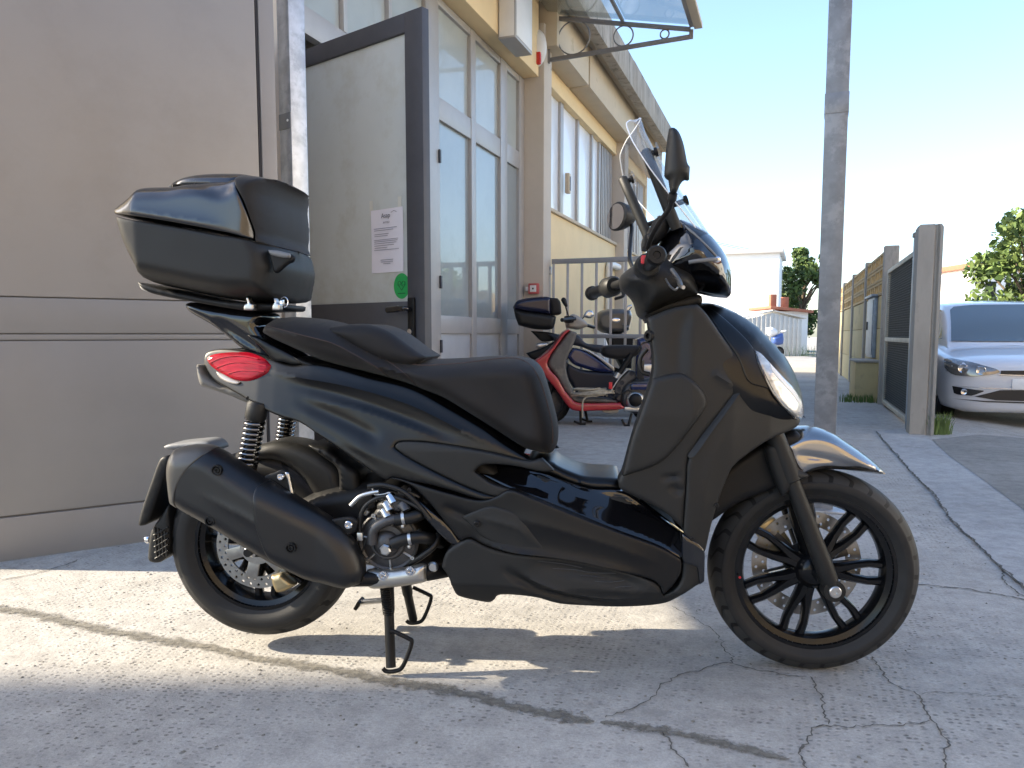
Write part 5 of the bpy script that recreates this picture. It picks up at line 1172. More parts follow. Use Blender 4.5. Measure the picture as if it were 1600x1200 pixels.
mm_ = bm_obj('wire_mesh', bm, mesh_m, mg, None); tag(mm_, kind='stuff')
box('mesh_backing', (ml_ / 2, -.012, .9), (ml_ - .1, .006, zg - .1), mesh_m, mg, None, 0)
gpst = empty('steel_gate_post', Wp(8.25, DG + 1.17), -UA); tag(gpst, 'blue grey steel hinge post between mesh gate and concrete post', 'post'); box('shaft', (0, 0, .92), (.10, .10, 1.84), bluest, gpst, None, .006); box('cap', (0, 0, 1.86), (.12, .12, .04), cpost, gpst)
# ochre precast wall: posts, plates and pierced blocks
TP = [fp(x, 520, DFN)[0] for x in (1387, 1357, 1336, 1321, 1309, 1300, 1293)]
wl_ = empty('precast_wall', Wp(TP[0], DFN)); tag(wl_, 'ochre precast concrete wall with grey posts and pierced blocks on top', 'wall'); wo = Wp(TP[0], DFN)
def wbox(name, t0, t1, d0, d1, z0, z1, m, bev=.01):
    bm = bmesh.new(); a = Matrix((U, N, Vector((0, 0, 1)))).transposed(); box_bm(bm, Wp((t0 + t1) / 2, DFN + (d0 + d1) / 2, (z0 + z1) / 2) - wo, (t1 - t0, d1 - d0, z1 - z0), a, bev); return bm_obj(name, bm, m, wl_)
hts = [fp(x, y, DFN)[1] for x, y in ((1384, 391), (1354, 415), (1334, 436), (1319, 446))]; HP = sum(hts) / len(hts)
print('wall posts', [round(t, 2) for t in TP], [round(q, 2) for q in hts])
for i, t in enumerate(TP):
    wbox('post', t - .07, t + .07, -.085, .09, -.12, HP, cpost, .015)
    if i + 1 < len(TP):
        a, b = t + .095, TP[i + 1] - .095
        for z0, z1 in ((.0, .50), (.505, 1.0), (1.005, HP - .62)): wbox('wall_plate', a, b, -.05, .05, z0, z1, ochre)
        nb = max(2, int((b - a) / .5))
        if i < 4:
            for k in range(nb):
                for r_ in range(3):
                    q0 = a + (b - a) * k / nb; q1 = a + (b - a) * (k + 1) / nb; z0 = HP - .61 + r_ * .19; bm = bmesh.new(); aM = Matrix((U, N, Vector((0, 0, 1)))).transposed()
                    # a pierced block: four bars round an opening and a diagonal
                    w_ = (q1 - q0); cc = lambda t_, z_: Wp(t_, DFN, z_) - wo
                    for (c, sz) in (((q0 + .03, z0 + .09), (.055, .12, .18)), ((q1 - .03, z0 + .09), (.055, .12, .18)), (((q0 + q1) / 2, z0 + .02), (w_ - .125, .12, .035)), (((q0 + q1) / 2, z0 + .165), (w_ - .125, .12, .035)), (((q0 + q1) / 2, z0 + .092), (.05, .115, .105))): box_bm(bm, cc(*c), sz, aM, 0)
                    bm_obj('pierced_block', bm, latt, wl_, None)
        else: wbox('block_course', a, b, -.05, .05, HP - .61, HP - .05, latt)
# grey cabinet and ochre pier in front of the wall
cb = empty('utility_cabinet', Wp(12.45, DFN - .075)); tag(cb, 'grey blue utility cabinet set against the ochre wall above the pier', 'cabinet'); lb('case', cb, (0, 0, 1.02), (.9, .05, .86), bluest, .01); lb('door', cb, (0, -.031, 1.02), (.82, .012, .78), bluest, .004); lb('roof', cb, (0, -.02, 1.47), (.98, .10, .035), bluest, .008); lb('handle', cb, (.22, -.045, 1.05), (.03, .02, .12), darkm)
pr_ = empty('masonry_pier', Wp(11.95, DFN - .20)); tag(pr_, 'short ochre masonry pier at the foot of the wall', 'pier'); lb('body', pr_, (0, 0, .26), (.9, .30, .56), ochre, .02); lb('capping', pr_, (0, 0, .555), (.94, .32, .03), cpost, .01)

# ---------------------------------------------------------------- white hatchback
white = mat('white_car_paint', (.60, .61, .64), .30, 0, .5, coat=.9, coat_rough=.04, var=.02, vscale=3)
cglass2 = mat('car_glass', (.075, .10, .115), .04, 0, .6, coat=1, coat_rough=.02)
blackp = mat('black_trim', (.012, .012, .014), .35); lampm = mat('car_headlamp', (.20, .19, .18), .06, .5, .6, coat=1, var=.5, vscale=9); chr2 = mat('car_chrome', (.6, .6, .62), .15, 1)
carp = Vector((5.60, 8.13, -.10)); car = empty('parked_car', carp, R(-109.6)); tag(car, 'white hatchback parked nose out behind the concrete gate post', 'car')
# car axes: +x forward (towards the camera), y left, z up; front bumper at x=0
ST = [  # x, half width low, half width shoulder, z bottom, z shoulder(belt), z top of body (bonnet), half width top
    (.00, .55, .55, .22, .56, .64, .45), (-.04, .72, .72, .18, .615, .68, .60), (-.12, .83, .82, .17, .655, .715, .66), (-.30, .885, .87, .17, .70, .755, .69), (-.60, .895, .885, .18, .745, .795, .72), (-1.0, .90, .895, .20, .79, .84, .74), (-1.30, .90, .895, .20, .825, .875, .76),
    (-1.8, .90, .895, .20, .85, .91, .80), (-2.6, .90, .895, .20, .88, .94, .80), (-3.4, .895, .885, .20, .94, 1.0, .80), (-4.0, .86, .85, .26, .93, .99, .76), (-4.22, .72, .74, .34, .88, .94, .62)]
def ringpts(s_):
    x, wl, wsd, zb_, zs_, zt_, wt = s_
    half = [(0, zb_), (wl * .8, zb_), (wl * .96, zb_ + .05), (wl, zb_ + .16), (wl * 1.0, (zb_ + zs_) / 2 + .04), (wsd, zs_ - .03), (wsd * .985, zs_ + .02), ((wsd + wt) / 2, (zs_ + zt_) / 2 + .03), (wt, zt_), (wt * .6, zt_ + .025), (0, zt_ + .035)]
    return [(x, y, z) for y, z in half] + [(x, -y, z) for y, z in half[1:-1][::-1]]
bm = bmesh.new(); rings = [[bm.verts.new(p) for p in ringpts(s_)] for s_ in ST]; n_ = len(rings[0])
for A, B in zip(rings[:-1], rings[1:]):
    for k in range(n_): bm.faces.new((A[k], A[(k + 1) % n_], B[(k + 1) % n_], B[k]))
bm.faces.new(rings[0]); bm.faces.new(rings[-1][::-1])
bmesh.ops.subdivide_edges(bm, edges=bm.edges[:], cuts=1, use_grid_fill=True, smooth=.6)
body = bm_obj('body', bm, white, car, 60)
GH = [(-1.10, .72, .85, .66, .865), (-1.22, .71, .88, .64, .925), (-1.55, .72, .92, .61, 1.16), (-1.95, .73, .93, .59, 1.39), (-2.5, .73, .95, .58, 1.455), (-3.1, .73, .98, .575, 1.43), (-3.7, .70, 1.0, .55, 1.33), (-4.05, .66, .98, .52, 1.05)]
bm = bmesh.new(); rings = []
for x, w0_, z0_, w1_, z1_ in GH:
    half = [(w0_, z0_ - .04), ((w0_ * 2 + w1_) / 3, z0_ + (z1_ - z0_) * .35), ((w0_ + 2 * w1_) / 3 + .01, z0_ + (z1_ - z0_) * .75), (w1_, z1_ - .015), (w1_ * .75, z1_ + .01), (0, z1_ + .025)]
    rings.append([bm.verts.new((x, y, z)) for y, z in half] + [bm.verts.new((x, -y, z)) for y, z in half[:-1][::-1]])
for A, B in zip(rings[:-1], rings[1:]):
    for k in range(len(A) - 1): bm.faces.new((A[k], A[k + 1], B[k + 1], B[k]))
bmesh.ops.subdivide_edges(bm, edges=bm.edges[:], cuts=1, use_grid_fill=True, smooth=.5)
cab = bm_obj('cabin', bm, white, car, 60)
bvb = BVHTree.FromObject(body, bpy.context.evaluated_depsgraph_get()); bvc = BVHTree.FromObject(cab, bpy.context.evaluated_depsgraph_get())
def car_patch(name, poly, m, bv=bvb, lift=.006, step=.04, parent=car, dirx=-1, sides=(1,)):
    """patch lying on the car's front surface; poly in (y, z) seen from ahead"""
    P = resample(np.array(poly, float), step); Vp, T, order = fill(P, step, .02); bm = bmesh.new(); vv = []
    for y, z in Vp:
        h = bv.ray_cast(Vector((1.0, y, z)), Vector((-1, 0, 0)))
        vv.append(bm.verts.new((h[0] + h[1] * lift) if h[0] is not None else (lambda q: q[0] + q[1] * lift)(bv.find_nearest(Vector((-.1 if bv is bvb else -1.35, y, z))))))
    for a, b, c in T:
        try: bm.faces.new((vv[a], vv[b], vv[c]))
        except ValueError: pass
    return bm_obj(name, bm, m, parent, 60)
# windscreen
sc_ = car_patch('windscreen', [(-.63, .935), (-.545, 1.37), (-.3, 1.395), (.3, 1.395), (.545, 1.37), (.63, .935), (.3, .93), (-.3, .93)], cglass2, bvc, .012, .08)
for sd in (-1, 1):
    q = lambda L: [(sd * y, z) for y, z in L]
    hlp = car_patch('headlight', q([(.85, .735), (.80, .752), (.62, .71), (.42, .65), (.36, .622), (.42, .598), (.62, .565), (.80, .575), (.855, .64)]), lampm, bvb, .010)
    for yc, zc in ((.72, .65), (.555, .632)):
        h = bvb.ray_cast(Vector((1, sd * yc, zc)), Vector((-1, 0, 0)))
        if h[0] is not None: lathe('lamp_bowl', [(.05, .012), (.046, .016), (.02, .004), (0, .004)], chr2, hlp, h[0] + Vector((.004, 0, 0)), (1, 0, 0), 20)
    fg = car_patch('fog_light_recess', q([(.80, .455), (.62, .425), (.50, .415), (.62, .355), (.78, .365)]), blackp, bvb, .008)
    h = bvb.ray_cast(Vector((1, sd * .70, .395)), Vector((-1, 0, 0)))
    if h[0] is not None: lathe('fog_light', [(.035, .012), (.03, .016), (0, .006)], chr2, fg, h[0], (1, 0, 0), 18)
    # wing mirror
    INFm = bmesh.new(); box_bm(INFm, (-1.45, sd * 1.0, 1.0), (.12, .20, .14), None, .05); bm_obj('wing_mirror', INFm, white, car, 60)
    # wheels
    for xw in (-.80, -3.42):
        wo_ = lathe('wheel', [(.0, .02), (.10, .02), (.19, .0), (.20, .02), (.21, .06), (.205, .16), (.0, .16)], alu, car, (xw, sd * .88, .315), (0, -sd, 0), 40); wo_.location = (0, 0, 0)
        lathe('tyre', [(.205, -.005), (.25, -.015), (.30, .0), (.315, .02), (.315, .18), (.30, .20), (.205, .195)], rubber, wo_, (xw, sd * .88, .315), (0, -sd, 0), 48, True)
        bm = bmesh.new(); lathe_bm(bm, [(.325, .012), (.345, -.004), (.365, -.002), (.365, .05), (.325, .05)], (xw, sd * .886, .315), (0, -sd, 0), 40, True); bm_obj('wheel_arch', bm, blackp, car)
car_patch('grille', [(-.37, .635), (-.37, .585), (0, .575), (.37, .585), (.37, .635), (0, .64)], blackp, bvb, .009)
car_patch('grille_chrome', [(-.40, .597), (-.40, .587), (0, .577), (.40, .587), (.40, .597), (0, .587)], chr2, bvb, .014)
car_patch('lower_intake', [(-.60, .35), (-.36, .425), (0, .43), (.36, .425), (.60, .35), (.40, .315), (0, .31), (-.40, .315)], blackp, bvb, .009)
car_patch('bumper_chrome', [(-.78, .458), (-.5, .437), (0, .432), (.5, .437), (.78, .458), (.5, .447), (0, .442), (-.5, .447)], chr2, bvb, .014)
car_patch('bumper_lip', [(-.80, .318), (-.5, .292), (0, .286), (.5, .292), (.80, .318), (.5, .305), (0, .300), (-.5, .305)], blackp, bvb, .010)
box('number_plate', (.012, 0, .49), (.012, .52, .11), whitepl, car, None, .004)
lathe('badge', [(0, 0), (.055, 0), (.055, .008), (.045, .008), (.04, .004), (0, .004)], chr2, car, (-.012, 0, .605), (1, 0, .25), 24)
for sd in (-1, 1):
    # side windows of the cabin
    V = []; 
    for (x, z) in ((-1.5, .97), (-2.05, 1.34), (-2.55, 1.39), (-2.55, .98)):
        h = bvc.ray_cast(Vector((x, sd * 2, z)), Vector((0, -sd, 0))); V.append((h[0] + Vector((0, sd * .006, 0))) if h[0] is not None else Vector((x, sd * .72, z)))
    py_obj('side_window', V, [(0, 1, 2, 3)], cglass2, car, None); V = []
    for (x, z) in ((-2.62, 1.02), (-2.62, 1.385), (-3.2, 1.36), (-3.45, 1.04)):
        h = bvc.ray_cast(Vector((x, sd * 2, z)), Vector((0, -sd, 0))); V.append((h[0] + Vector((0, sd * .006, 0))) if h[0] is not None else Vector((x, sd * .72, z)))
    py_obj('side_window', V, [(0, 1, 2, 3)], cglass2, car, None)

# ---------------------------------------------------------------- far end of the lane: shed, white house, trees
corr = mat('corrugated_sheet', (.52, .52, .50), .5, .3, var=.12, vscale=2)
def at_d(px, Y): return Vector(((px - 800) / 1200 * Y, Y, 0))
sh = empty('corrugated_shed', at_d(1205, 33)); tag(sh, 'small shed of corrugated metal sheets with low gable roof', 'shed')
hwid = 1.25
for k in range(26):
    x = -hwid + 2 * hwid * (k + .5) / 26; z1 = 1.55 + .30 * (1 - abs(x) / hwid); o = box('sheet_rib', (x, .03 * (k % 2), z1 / 2), (2 * hwid / 26 - .002, .04, z1), corr, sh, None, .01)
box('roof_plane', (-hwid / 2 - .05, 1.2, 1.78), (hwid + .25, 2.6, .04), corr, sh, Matrix.Rotation(-math.atan2(.30, hwid), 3, 'Y')); box('roof_plane', (hwid / 2 + .05, 1.2, 1.78), (hwid + .25, 2.6, .04), corr, sh, Matrix.Rotation(math.atan2(.30, hwid), 3, 'Y')); box('side_wall', (-hwid, 1.25, .78), (.04, 2.4, 1.56), corr, sh); box('side_wall', (hwid, 1.25, .78), (.04, 2.4, 1.56), corr, sh)
hw_ = mat('white_house_wall', (.78, .77, .74), .85, var=.03, vscale=1); terr = mat('terracotta', (.33, .12, .07), .8, var=.2, vscale=5)
hs_ = empty('white_house', at_d(1122, 42), R(-21)); tag(hs_, 'white house with a low pitched roof at the end of the lane', 'house')
box('wall', (-.2, 2.5, 2.6), (6.4, 5.0, 5.2), hw_, hs_); box('roof', (-.2, 2.5, 5.32), (6.8, 5.4, .24), mat('pale_roof_edge', (.60, .58, .55), .85, var=.1, vscale=2), hs_, None, .05)
an = empty('lean_to', at_d(1228, 36)); tag(an, 'low white annex with terracotta roof edge beside the shed', 'annex'); box('wall', (.1, 1.5, 1.0), (1.7, 3, 2.0), hw_, an); box('roof', (.1, 1.4, 2.08), (2.0, 3.4, .12), terr, an, Matrix.Rotation(R(6), 3, 'Y')); box('chimney', (-.55, .5, 2.45), (.28, .28, .7), terr, an); box('chimney', (.02, .5, 2.4), (.28, .28, .55), terr, an)
bk = mat('bark', (.10, .075, .05), .9, var=.3, vscale=10, bump=.6, bscale=40)
def leafm(name, c): return mat(name, c, .6, 0, .3, var=.45, vscale=1.3)
LFS = [leafm('leaf_dark', (.045, .075, .025)), leafm('leaf_mid', (.075, .12, .032)), leafm('leaf_light', (.12, .17, .045))]
def tree(loc, H, r, lobes, nleaf, lm, label, cat='tree', group=None, ls=.12, seed=1, squash=.8, base=.35):
    rg = random.Random(seed); o = empty('tree', loc); tag(o, label, cat, group)
    bm = bmesh.new(); top_ = Vector((0, 0, H * .8)); tube_bm(bm, [(0, 0, -.2), (.02 * H, 0, H * .25), (0, .01 * H, H * .5), top_], [.035 * H, .026 * H, .018 * H, .006 * H], 9)
    cs = []
    for k in range(lobes):
        a = rg.uniform(0, 6.28); q = r * math.sqrt(rg.random()) * .72; z = H * (base + (1 - base) * rg.random() * .92); c = Vector((q * math.cos(a), q * math.sin(a), z)); sz = r * rg.uniform(.26, .46) * (1.1 - .45 * (z / H)); cs.append((c, sz))
        s_ = Vector((0, 0, max(H * .2, z - q * .8 - .1 * H))); tube_bm(bm, [s_, (s_ + c) / 2 + Vector((0, 0, .03 * H)), c], [.012 * H, .008 * H, .003 * H], 6)
    bm_obj('trunk', bm, bk, o, 50)
    V = []; Fc = []; mi = []
    for k in range(nleaf):
        c, sz = rg.choice(cs); d = Vector((rg.gauss(0, 1), rg.gauss(0, 1), rg.gauss(0, 1))).normalized() * sz * (rg.random() ** .45); p = c + Vector((d.x, d.y, d.z * squash)); s_ = ls * rg.uniform(.3, 1.25)
        n1 = Vector((rg.gauss(0, 1), rg.gauss(0, 1), rg.gauss(.5, .7))).normalized(); e1 = n1.orthogonal().normalized(); e1.rotate(Matrix.Rotation(rg.uniform(0, 6.28), 3, n1)); e2 = n1.cross(e1) * .55; i0 = len(V)
        V += [p - e1 * s_, p + e2 * s_, p + e1 * s_, p - e2 * s_]; Fc.append((i0, i0 + 1, i0 + 2, i0 + 3)); mi.append(rg.choices((0, 1, 2), lm)[0])
    me = bpy.data.meshes.new('crown'); me.from_pydata([tuple(v) for v in V], [], Fc)
    for m_ in LFS: me.materials.append(m_)
    me.polygons.foreach_set('material_index', mi); me.update()
    link_mesh('crown', me, None, o); return o
tree(at_d(1252, 47), 6.3, 2.1, 16, 5200, (4, 4, 1), 'dark green tree behind the white annex at the lane end', ls=.17, seed=3, base=.2)
tree(at_d(1600, 21), 4.3, 2.0, 22, 7000, (1, 3, 4), 'bright green tree rising behind the white car', ls=.12, seed=5, base=.3)
for i, (x, y, H, r) in enumerate(((18, 17, 5.2, 2.2), (21.5, 20, 6.0, 2.4), (24, 15, 5.0, 2.2), (19, 23.5, 5.4, 2.2), (26, 24, 6.5, 2.8))):
    tree((x, y, 0), H, r, 14, 2600, (3, 4, 1), 'leafy garden tree beyond the car park', group='garden trees beyond the car park', ls=.2, seed=20 + i)
# overhead wires
wr = mat('black_wire', (.02, .02, .02), .6)
for k, dz in enumerate((0, .35)):
    A = at_y(1020, 352 - dz * 6, 40); B = at_y(1222, 401 - dz * 8, 42); M = (A + B) / 2 - Vector((0, 0, .15))
    tag(tube('overhead_wire', spline([A, M, B], 6), .012, wr), ('lower thin black cable running to the white house', 'upper thin black cable running to the white house')[k], 'cable', 'cables to the white house')
# red roofed house glimpsed behind the bright tree
h2 = empty('far_house', at_d(1540, 60)); tag(h2, 'pale far house with red roof behind the bright tree', 'house'); box('wall', (1.5, 3, 3.0), (6, 6, 6.0), hw_, h2); box('roof', (1.5, 3, 6.2), (6.8, 6.8, .4), terr, h2)
for x in (0, 1.6, 3.2): box('window', (x, -.03, 4.4), (.8, .06, 1.2), darkm, h2)

# ---------------------------------------------------------------- out of frame
tanw = mat('tan_stucco', (.44, .34, .22), .9, var=.08, vscale=1.5, bump=.1, bscale=60)
def house(name, c, ang, size, m, label, roofm):
    o = empty(name, c, ang); tag(o, label, 'house'); L, D, H_ = size
    box('wall', (0, 0, H_ / 2), (L, D, H_), m, o, None, .02); box('roof', (0, 0, H_ + .14), (L + .8, D + .8, .28), roofm, o, None, .04)
    nwin = max(2, int(L / 5))
    for k in range(nwin):
        x = -L / 2 + L * (k + .5) / nwin
        for z in ([1.7] if H_ < 4.5 else [1.7, 4.6]):
            w1 = box('window', (x, D / 2 + .02, z), (1.1, .08, 1.4), whitepl, o); box('pane', (x, D / 2 + .062, z), (.9, .02, 1.2), cglass2, w1, None, 0)
    return o
house('stucco_house', (7.2, -11.5, 0), R(28), (21, 6, 7.8), tanw, 'tan stucco house across the yard facing the scooter', terr)
house('shade_house', (-16.0, 1.00, 0), R(0), (7.2, 3.0, 9.6), hw_, 'unseen tall white house, kept narrow to shade part of the yard from the left', terr)  # unseen house, shaped to shade the foreground but leave ground behind sunlit
house('bounce_house', (16.5, 1.5, 0), R(90), (11, 5, 7.0), hw_, 'unseen long white house added to bounce sun onto the workshop front', terr)  # added house, its sunlit wall bounces light onto facade and lane
aw = empty('sun_block_awning', (-3.4, 3.1, 0)); tag(aw, 'unseen flat awning on posts, added to block sun beyond the scooter', 'awning')  # added slab, keeps sun off the ground strip beyond the scooter
box('roof', (0, -.03, 2.77), (2.4, 1.14, .06), alum, aw); 
for x, y in ((-1.1, .42), (1.1, .42)): box('awning_post', (x, y, 1.37), (.05, .05, 2.74), galb, aw)
# ================================================================== PARKED TWO-WHEELERS BY THE PILLAR
ZK = lambda p: zm(790, 450, 5, p)
redp = mat('faded_red_paint', (.36, .022, .026), .28, 0, .5, coat=.5, var=.12, vscale=6, dirt=((.22, .05, .04), 12, .58, .75))
greyin = mat('dusty_grey_plastic', (.10, .095, .088), .6, var=.3, vscale=8, dirt=((.20, .18, .15), 7, .52, .7)); beigep = mat('dusty_beige_plastic', (.27, .25, .22), .55, var=.2, vscale=8)
bluep = mat('dark_blue_paint', (.010, .016, .075), .22, 0, .5, coat=.6, var=.1, vscale=5); ropem = mat('pale_rope', (.40, .36, .28), .9, var=.3, vscale=30, bump=.5, bscale=120)
def simple_wheel(par, fr, c, r, hw, s=0.0):
    x, z = fr.bp(*c, s); z = max(z, r)
    z = r
    w1 = lathe('wheel', [(0, -hw * .8), (r * .25, -hw * .8), (r * .6, -hw * .3), (r * .68, -hw * .7), (r * .68, hw * .7), (r * .6, hw * .3), (r * .25, hw * .8), (0, hw * .8)], dgrey, par, (x, -s, z), (0, 1, 0), 32)
    lathe('tyre', [(r * .66, -hw * .9), (r * .85, -hw), (r * .96, -hw * .6), (r, 0), (r * .96, hw * .6), (r * .85, hw), (r * .66, hw * .9)], rubber, w1, (x, -s, z), (0, 1, 0), 40, True)
# ---- red scooter, stripped at the back
o_ = on_ground(905, 662); FR = Frame((o_.x, o_.y), 0.0); rs_ = empty('red_scooter', (o_.x, o_.y, 0)); tag(rs_, 'old red scooter with bare engine and no rear bodywork, rope on its floor', 'scooter')
def KI(nm, fr, par, poly, m, W, Rr=.02, s0=0.0, h=.014, ts=None, **kw): return inflate(nm, fr, ZK(poly), m, par, W=W, s0=s0, Rr=Rr, h=h, ts=s0 if ts is None else ts, **kw)
KI('leg_shield', FR, rs_, [(478, 325), (440, 350), (400, 410), (340, 480), (225, 570), (250, 620), (300, 680), (370, 760), (420, 830), (470, 900), (530, 945), (700, 945), (870, 935), (912, 925), (880, 895), (860, 888), (620, 890), (540, 882), (500, 850), (450, 790), (400, 700), (345, 640), (320, 590), (345, 520), (400, 440), (450, 370), (495, 330)], redp, .19, .018)
KI('inner_shield', FR, rs_, [(495, 330), (550, 350), (530, 420), (470, 560), (470, 650), (500, 750), (545, 850), (800, 865), (860, 886), (620, 889), (545, 881), (500, 847), (450, 785), (400, 695), (350, 635), (328, 590), (350, 525), (410, 440)], greyin, .15, .03)
hd = KI('handlebar_cover', FR, rs_, [(460, 240), (520, 205), (560, 215), (630, 265), (640, 300), (570, 325), (520, 320), (470, 310)], beigep, .09, .04)
tube('grip', [FR.p3(*ZK([(618, 285)])[0], -.12), FR.p3(*ZK([(690, 308)])[0], -.30)], .017, rubb2, hd); tube('grip', [FR.p3(*ZK([(540, 240)])[0], .12), FR.p3(*ZK([(440, 250)])[0], .30)], .020, rubb2, hd); box('switch_cluster', FR.p3(*ZK([(495, 245)])[0], .13), (.10, .08, .07), darkm, hd, None, .02)
KI('mirror', FR, hd, [(432, 95), (440, 78), (458, 72), (474, 88), (486, 140), (470, 155), (446, 122)], darkm, .03, .02, .30); tube('mirror_stem', [FR.p3(*ZK([(470, 150)])[0], .28), FR.p3(*ZK([(490, 215)])[0], .18)], .007, darkm, hd)
KI('mirror', FR, hd, [(605, 222), (625, 185), (645, 170), (678, 178), (692, 212), (665, 236), (625, 232)], mat('pale_mirror', (.5, .53, .56), .15, .8), .025, .015, -.28); tube('mirror_stem', [FR.p3(*ZK([(612, 228)])[0], -.25), FR.p3(*ZK([(570, 262)])[0], -.15)], .006, darkm, hd)
simple_wheel(rs_, FR, (858, 618), .22, .05); simple_wheel(rs_, FR, (1018, 630), .22, .05)
KI('front_fork', FR, rs_, [(380, 600), (430, 620), (360, 830), (320, 850), (310, 830)], darkm, .06, .02)
KI('seat', FR, rs_, [(740, 500), (755, 460), (800, 448), (900, 445), (1040, 450), (1060, 470), (1010, 530), (880, 555), (780, 540)], seatm, .13, .05)
tube('shock_absorber', [FR.p3(*ZK([(985, 515)])[0], .12), FR.p3(*ZK([(930, 600)])[0], .12), FR.p3(*ZK([(868, 695)])[0], .12)], [.032, .03, .028], darkm, rs_); tube('shock_end', [FR.p3(*ZK([(885, 665)])[0], .125), FR.p3(*ZK([(862, 702)])[0], .125)], .034, alu, rs_)
fpv = KI('frame_plate', FR, rs_, [(850, 870), (835, 800), (850, 740), (900, 690), (950, 640), (1000, 645), (1020, 700), (950, 745), (915, 800), (890, 885)], dgrey, .10, .02)
for q in ((908, 740), (886, 790), (868, 836), (985, 668)): lathe('frame_hole', [(0, 0), (.022, 0), (.024, .006), (.018, .004), (0, .002)], gseal, fpv, FR.p3(*ZK([q])[0], .10), (0, -1, 0), 16)
en = KI('engine', FR, rs_, [(900, 780), (980, 720), (1150, 700), (1160, 940), (1020, 975), (920, 950), (890, 880)], dgrey, .13, .05)
lathe('clutch_cover', [(0, .03), (.06, .03), (.088, .015), (.095, 0), (.095, -.03), (0, -.03)], alu, en, FR.p3(*ZK([(1012, 880)])[0], .14), (0, -1, 0), 28); lathe('clutch_cap', [(0, .05), (.045, .05), (.066, .035), (.07, .02), (0, .02)], darkm, en, FR.p3(*ZK([(1012, 875)])[0], .14), (0, -1, 0), 24)
box('crankcase', FR.p3(*ZK([(985, 945)])[0], .12), (.16, .08, .05), alu, en, None, .015); box('carburettor', FR.p3(*ZK([(1110, 630)])[0], .1), (.10, .08, .09), alu, en, None, .02); box('battery_strap', FR.p3(*ZK([(1055, 640)])[0], .13), (.07, .03, .20), blackp, rs_, None, .008); box('air_hose', FR.p3(*ZK([(1050, 770)])[0], .13), (.20, .08, .07), bluep, en, None, .03)
for q in ([(815, 820), (850, 760), (900, 690), (960, 630)], [(830, 860), (900, 830), (960, 800), (1000, 830)], [(1030, 500), (1060, 440), (1120, 430), (1150, 500), (1130, 560)]): tube('cable', spline([FR.p3(*p, .14) for p in ZK(q)], 6), .007, alu if q[0][0] < 820 else rubb2, rs_, 8)
box('side_reflector', FR.p3(*ZK([(820, 762)])[0], .15), (.035, .02, .07), red_pl, rs_, None, .006)
KI('broken_sill', FR, rs_, [(740, 945), (870, 938), (860, 965), (800, 972), (750, 962)], beigep, .15, .01)
for a, b, s in (((585, 955), (587, 1058), .13), ((622, 955), (640, 1040), -.13)): 
    B = FR.p3(*ZK([b])[0], s); B.z = .01; tube('stand_leg', [FR.p3(*ZK([a])[0], s), B], .014, darkm, rs_); tube('stand_foot', [B + Vector((-.07, 0, .03)), B, B + Vector((.05, 0, 0))], .011, darkm, rs_)
B = FR.p3(*ZK([(930, 1150)])[0], .22); B.z = .01; tube('side_stand', [FR.p3(*ZK([(985, 980)])[0], .16), FR.p3(*ZK([(955, 1090)])[0], .2), B], .013, darkm, rs_); tube('side_stand_foot', [B + Vector((-.03, 0, .06)), B, B + Vector((.05, 0, .0))], .012, darkm, rs_)
# rope heaped on the floor of the red scooter
rb = random.Random(11); fl_ = FR.p3(*ZK([(660, 855)])[0], .05); rp = []
for k in range(150):
    a = k * .42; rr = .13 + .05 * math.sin(k * .37); rp.append(Vector((fl_.x + rr * 1.3 * math.cos(a) + .03 * math.sin(k * .19), fl_.y + .0 + rr * .9 * math.sin(a) * .9 - .02, fl_.z + .012 + .075 * (k / 150) + rb.uniform(0, .012))))
ro = empty('rope', (o_.x, o_.y, 0)); tag(ro, 'coil of pale rope lying on the floor of the red scooter', 'rope')
tube('coil', rp, .008, ropem, ro, 7); q = [FR.p3(*p, .19) for p in ZK([(690, 845), (640, 850), (608, 875), (600, 930), (602, 1010)])]; tube('loose_end', spline(q, 6), .009, ropem, ro, 7)
# ---- dark blue scooter with top box behind it
o2 = at_y(905, 640, 8.75); FB = Frame((o2.x, o2.y), 0.0); bs_ = empty('blue_scooter', (o2.x, o2.y, 0)); tag(bs_, 'dark blue scooter with black top box parked against the beige pillar', 'scooter')
tbx = KI('top_box', FB, bs_, [(65, 165), (150, 185), (340, 210), (390, 225), (375, 300), (340, 325), (220, 320), (100, 290), (75, 220)], matte, .20, .06); KI('lid', FB, tbx, [(58, 152), (90, 105), (180, 82), (300, 72), (350, 80), (350, 212), (300, 205), (150, 185), (65, 166)], mat('blue_black_lid', (.010, .012, .035), .25, 0, .5), .20, .05); KI('backrest', FB, tbx, [(330, 80), (400, 85), (422, 118), (430, 200), (410, 212), (350, 208), (345, 140)], seatm, .19, .03)
KI('rack', FB, bs_, [(195, 335), (330, 345), (400, 360), (380, 410), (290, 420), (230, 370)], darkm, .08, .02); KI('tail_light', FB, bs_, [(232, 450), (250, 430), (330, 425), (330, 455), (262, 480)], alu, .10, .02); KI('tail', FB, bs_, [(160, 510), (250, 480), (330, 440), (420, 400), (500, 470), (480, 560), (230, 560)], darkm, .11, .03)
KI('seat', FB, bs_, [(330, 360), (480, 365), (560, 370), (620, 430), (700, 440), (780, 450), (800, 520), (700, 500), (600, 462), (520, 445), (400, 425)], mat('blue_black_seat', (.018, .020, .030), .55), .15, .04)
KI('side_panel', FB, bs_, [(470, 530), (520, 465), (590, 480), (700, 545), (835, 640), (830, 655), (720, 652), (600, 622), (520, 590)], bluep, .17, .03); KI('side_stripe', FB, bs_, [(545, 470), (640, 500), (740, 570), (835, 655), (832, 612), (740, 545), (640, 488)], alu, .174, .006)
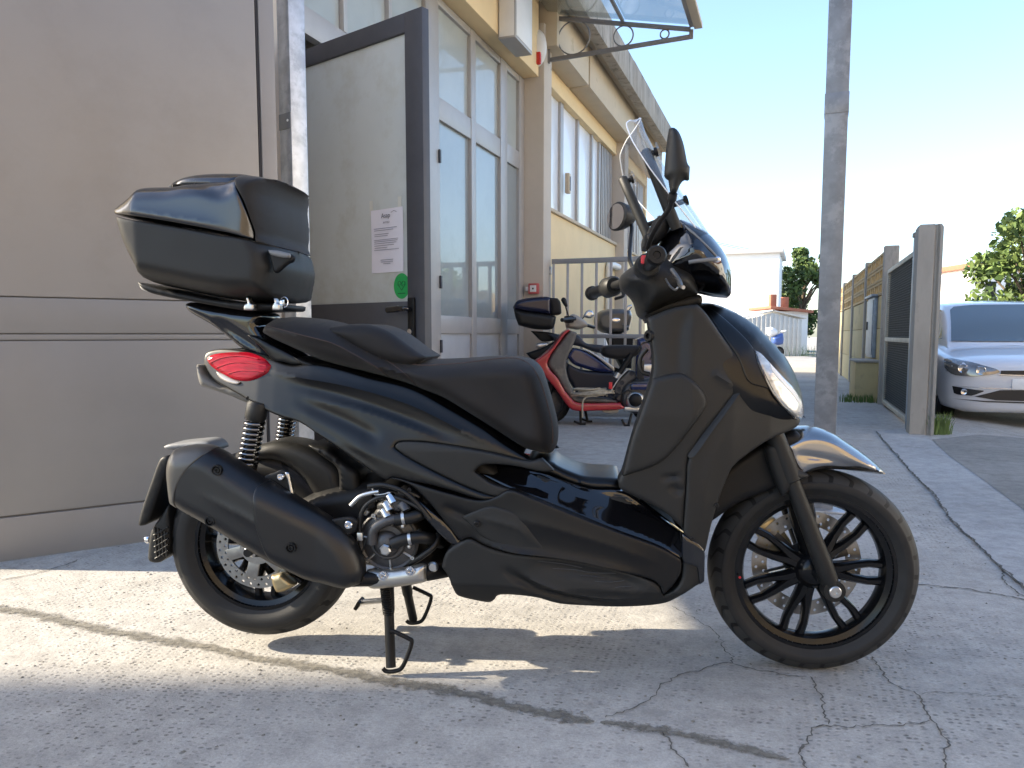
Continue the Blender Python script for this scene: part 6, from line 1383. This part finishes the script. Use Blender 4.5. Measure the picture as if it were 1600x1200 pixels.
KI('lower_body', FB, bs_, [(480, 585), (600, 640), (840, 660), (1000, 700), (1000, 900), (620, 860), (500, 730), (470, 650)], mat('blue_black_plastic', (.014, .016, .028), .45), .16, .03); KI('front_shield', FB, bs_, [(1010, 400), (1080, 380), (1160, 520), (1160, 700), (1050, 860), (1000, 900), (990, 760)], bluep, .19, .05)
simple_wheel(bs_, FB, (852, 610), .27, .06); simple_wheel(bs_, FB, (1045, 610), .27, .05)
# ---- dark grey scooter behind the bar gate
o3 = at_y(950, 600, 11.0); FD = Frame((o3.x, o3.y), 0.0); ds_ = empty('grey_scooter', (o3.x, o3.y, 0)); tag(ds_, 'dark grey scooter parked behind the galvanised bar gate', 'scooter')
KI('front_cowl', FD, ds_, [(690, 250), (715, 195), (780, 168), (880, 162), (970, 170), (985, 230), (960, 330), (880, 360), (760, 350), (705, 310)], mat('grey_scooter_paint', (.075, .072, .068), .35, 0, .5, coat=.4), .2, .08); KI('headlight', FD, ds_, [(800, 250), (830, 228), (880, 232), (892, 262), (860, 280), (815, 278)], chrome, .205, .03); KI('body', FD, ds_, [(780, 370), (880, 355), (1080, 390), (1150, 480), (1100, 640), (900, 620), (820, 470)], darkm, .18, .05); KI('seat', FD, ds_, [(950, 385), (1100, 360), (1250, 350), (1260, 400), (1050, 420)], seatm, .15, .04)
tube('handlebar', [FD.p3(*ZK([(880, 270)])[0], .1), FD.p3(*ZK([(955, 300)])[0], .35)], .015, chrome, ds_); KI('mirror', FD, ds_, [(925, 180), (950, 140), (985, 128), (990, 150), (960, 185)], MATS['pale_mirror'], .02, .012, .3); KI('front_mudguard', FD, ds_, [(800, 380), (860, 400), (880, 480), (840, 500), (800, 440)], darkm, .08, .03)
simple_wheel(ds_, FD, (955, 600), .23, .05); simple_wheel(ds_, FD, (1060, 600), .23, .05)
# ---- small far scooter by the shed
o4 = at_d(1207, 31.5); F4 = Frame((o4.x, o4.y), 0.0); fs_ = empty('far_scooter', (o4.x, o4.y, 0)); tag(fs_, 'small white and blue scooter in front of the corrugated shed', 'scooter')
zq = lambda p: zm(1180, 490, 15, p)
inflate('fairing', F4, zq([(240, 330), (400, 320), (520, 400), (500, 500), (340, 540), (280, 480)]), whitepl, fs_, W=.18, ts=0, Rr=.1, h=.05); inflate('body', F4, zq([(380, 560), (500, 500), (640, 440), (660, 600), (640, 720), (520, 740), (400, 700)]), mat('mid_blue_paint', (.05, .10, .30), .35), fs_, W=.2, ts=0, Rr=.1, h=.05); simple_wheel(fs_, F4, (1217, 548), .22, .06); simple_wheel(fs_, F4, (1186, 548), .22, .06)
tube('handlebar', [F4.p3(*zq([(620, 420)])[0], -.2), F4.p3(*zq([(720, 400)])[0], .3)], .03, whitepl, fs_)
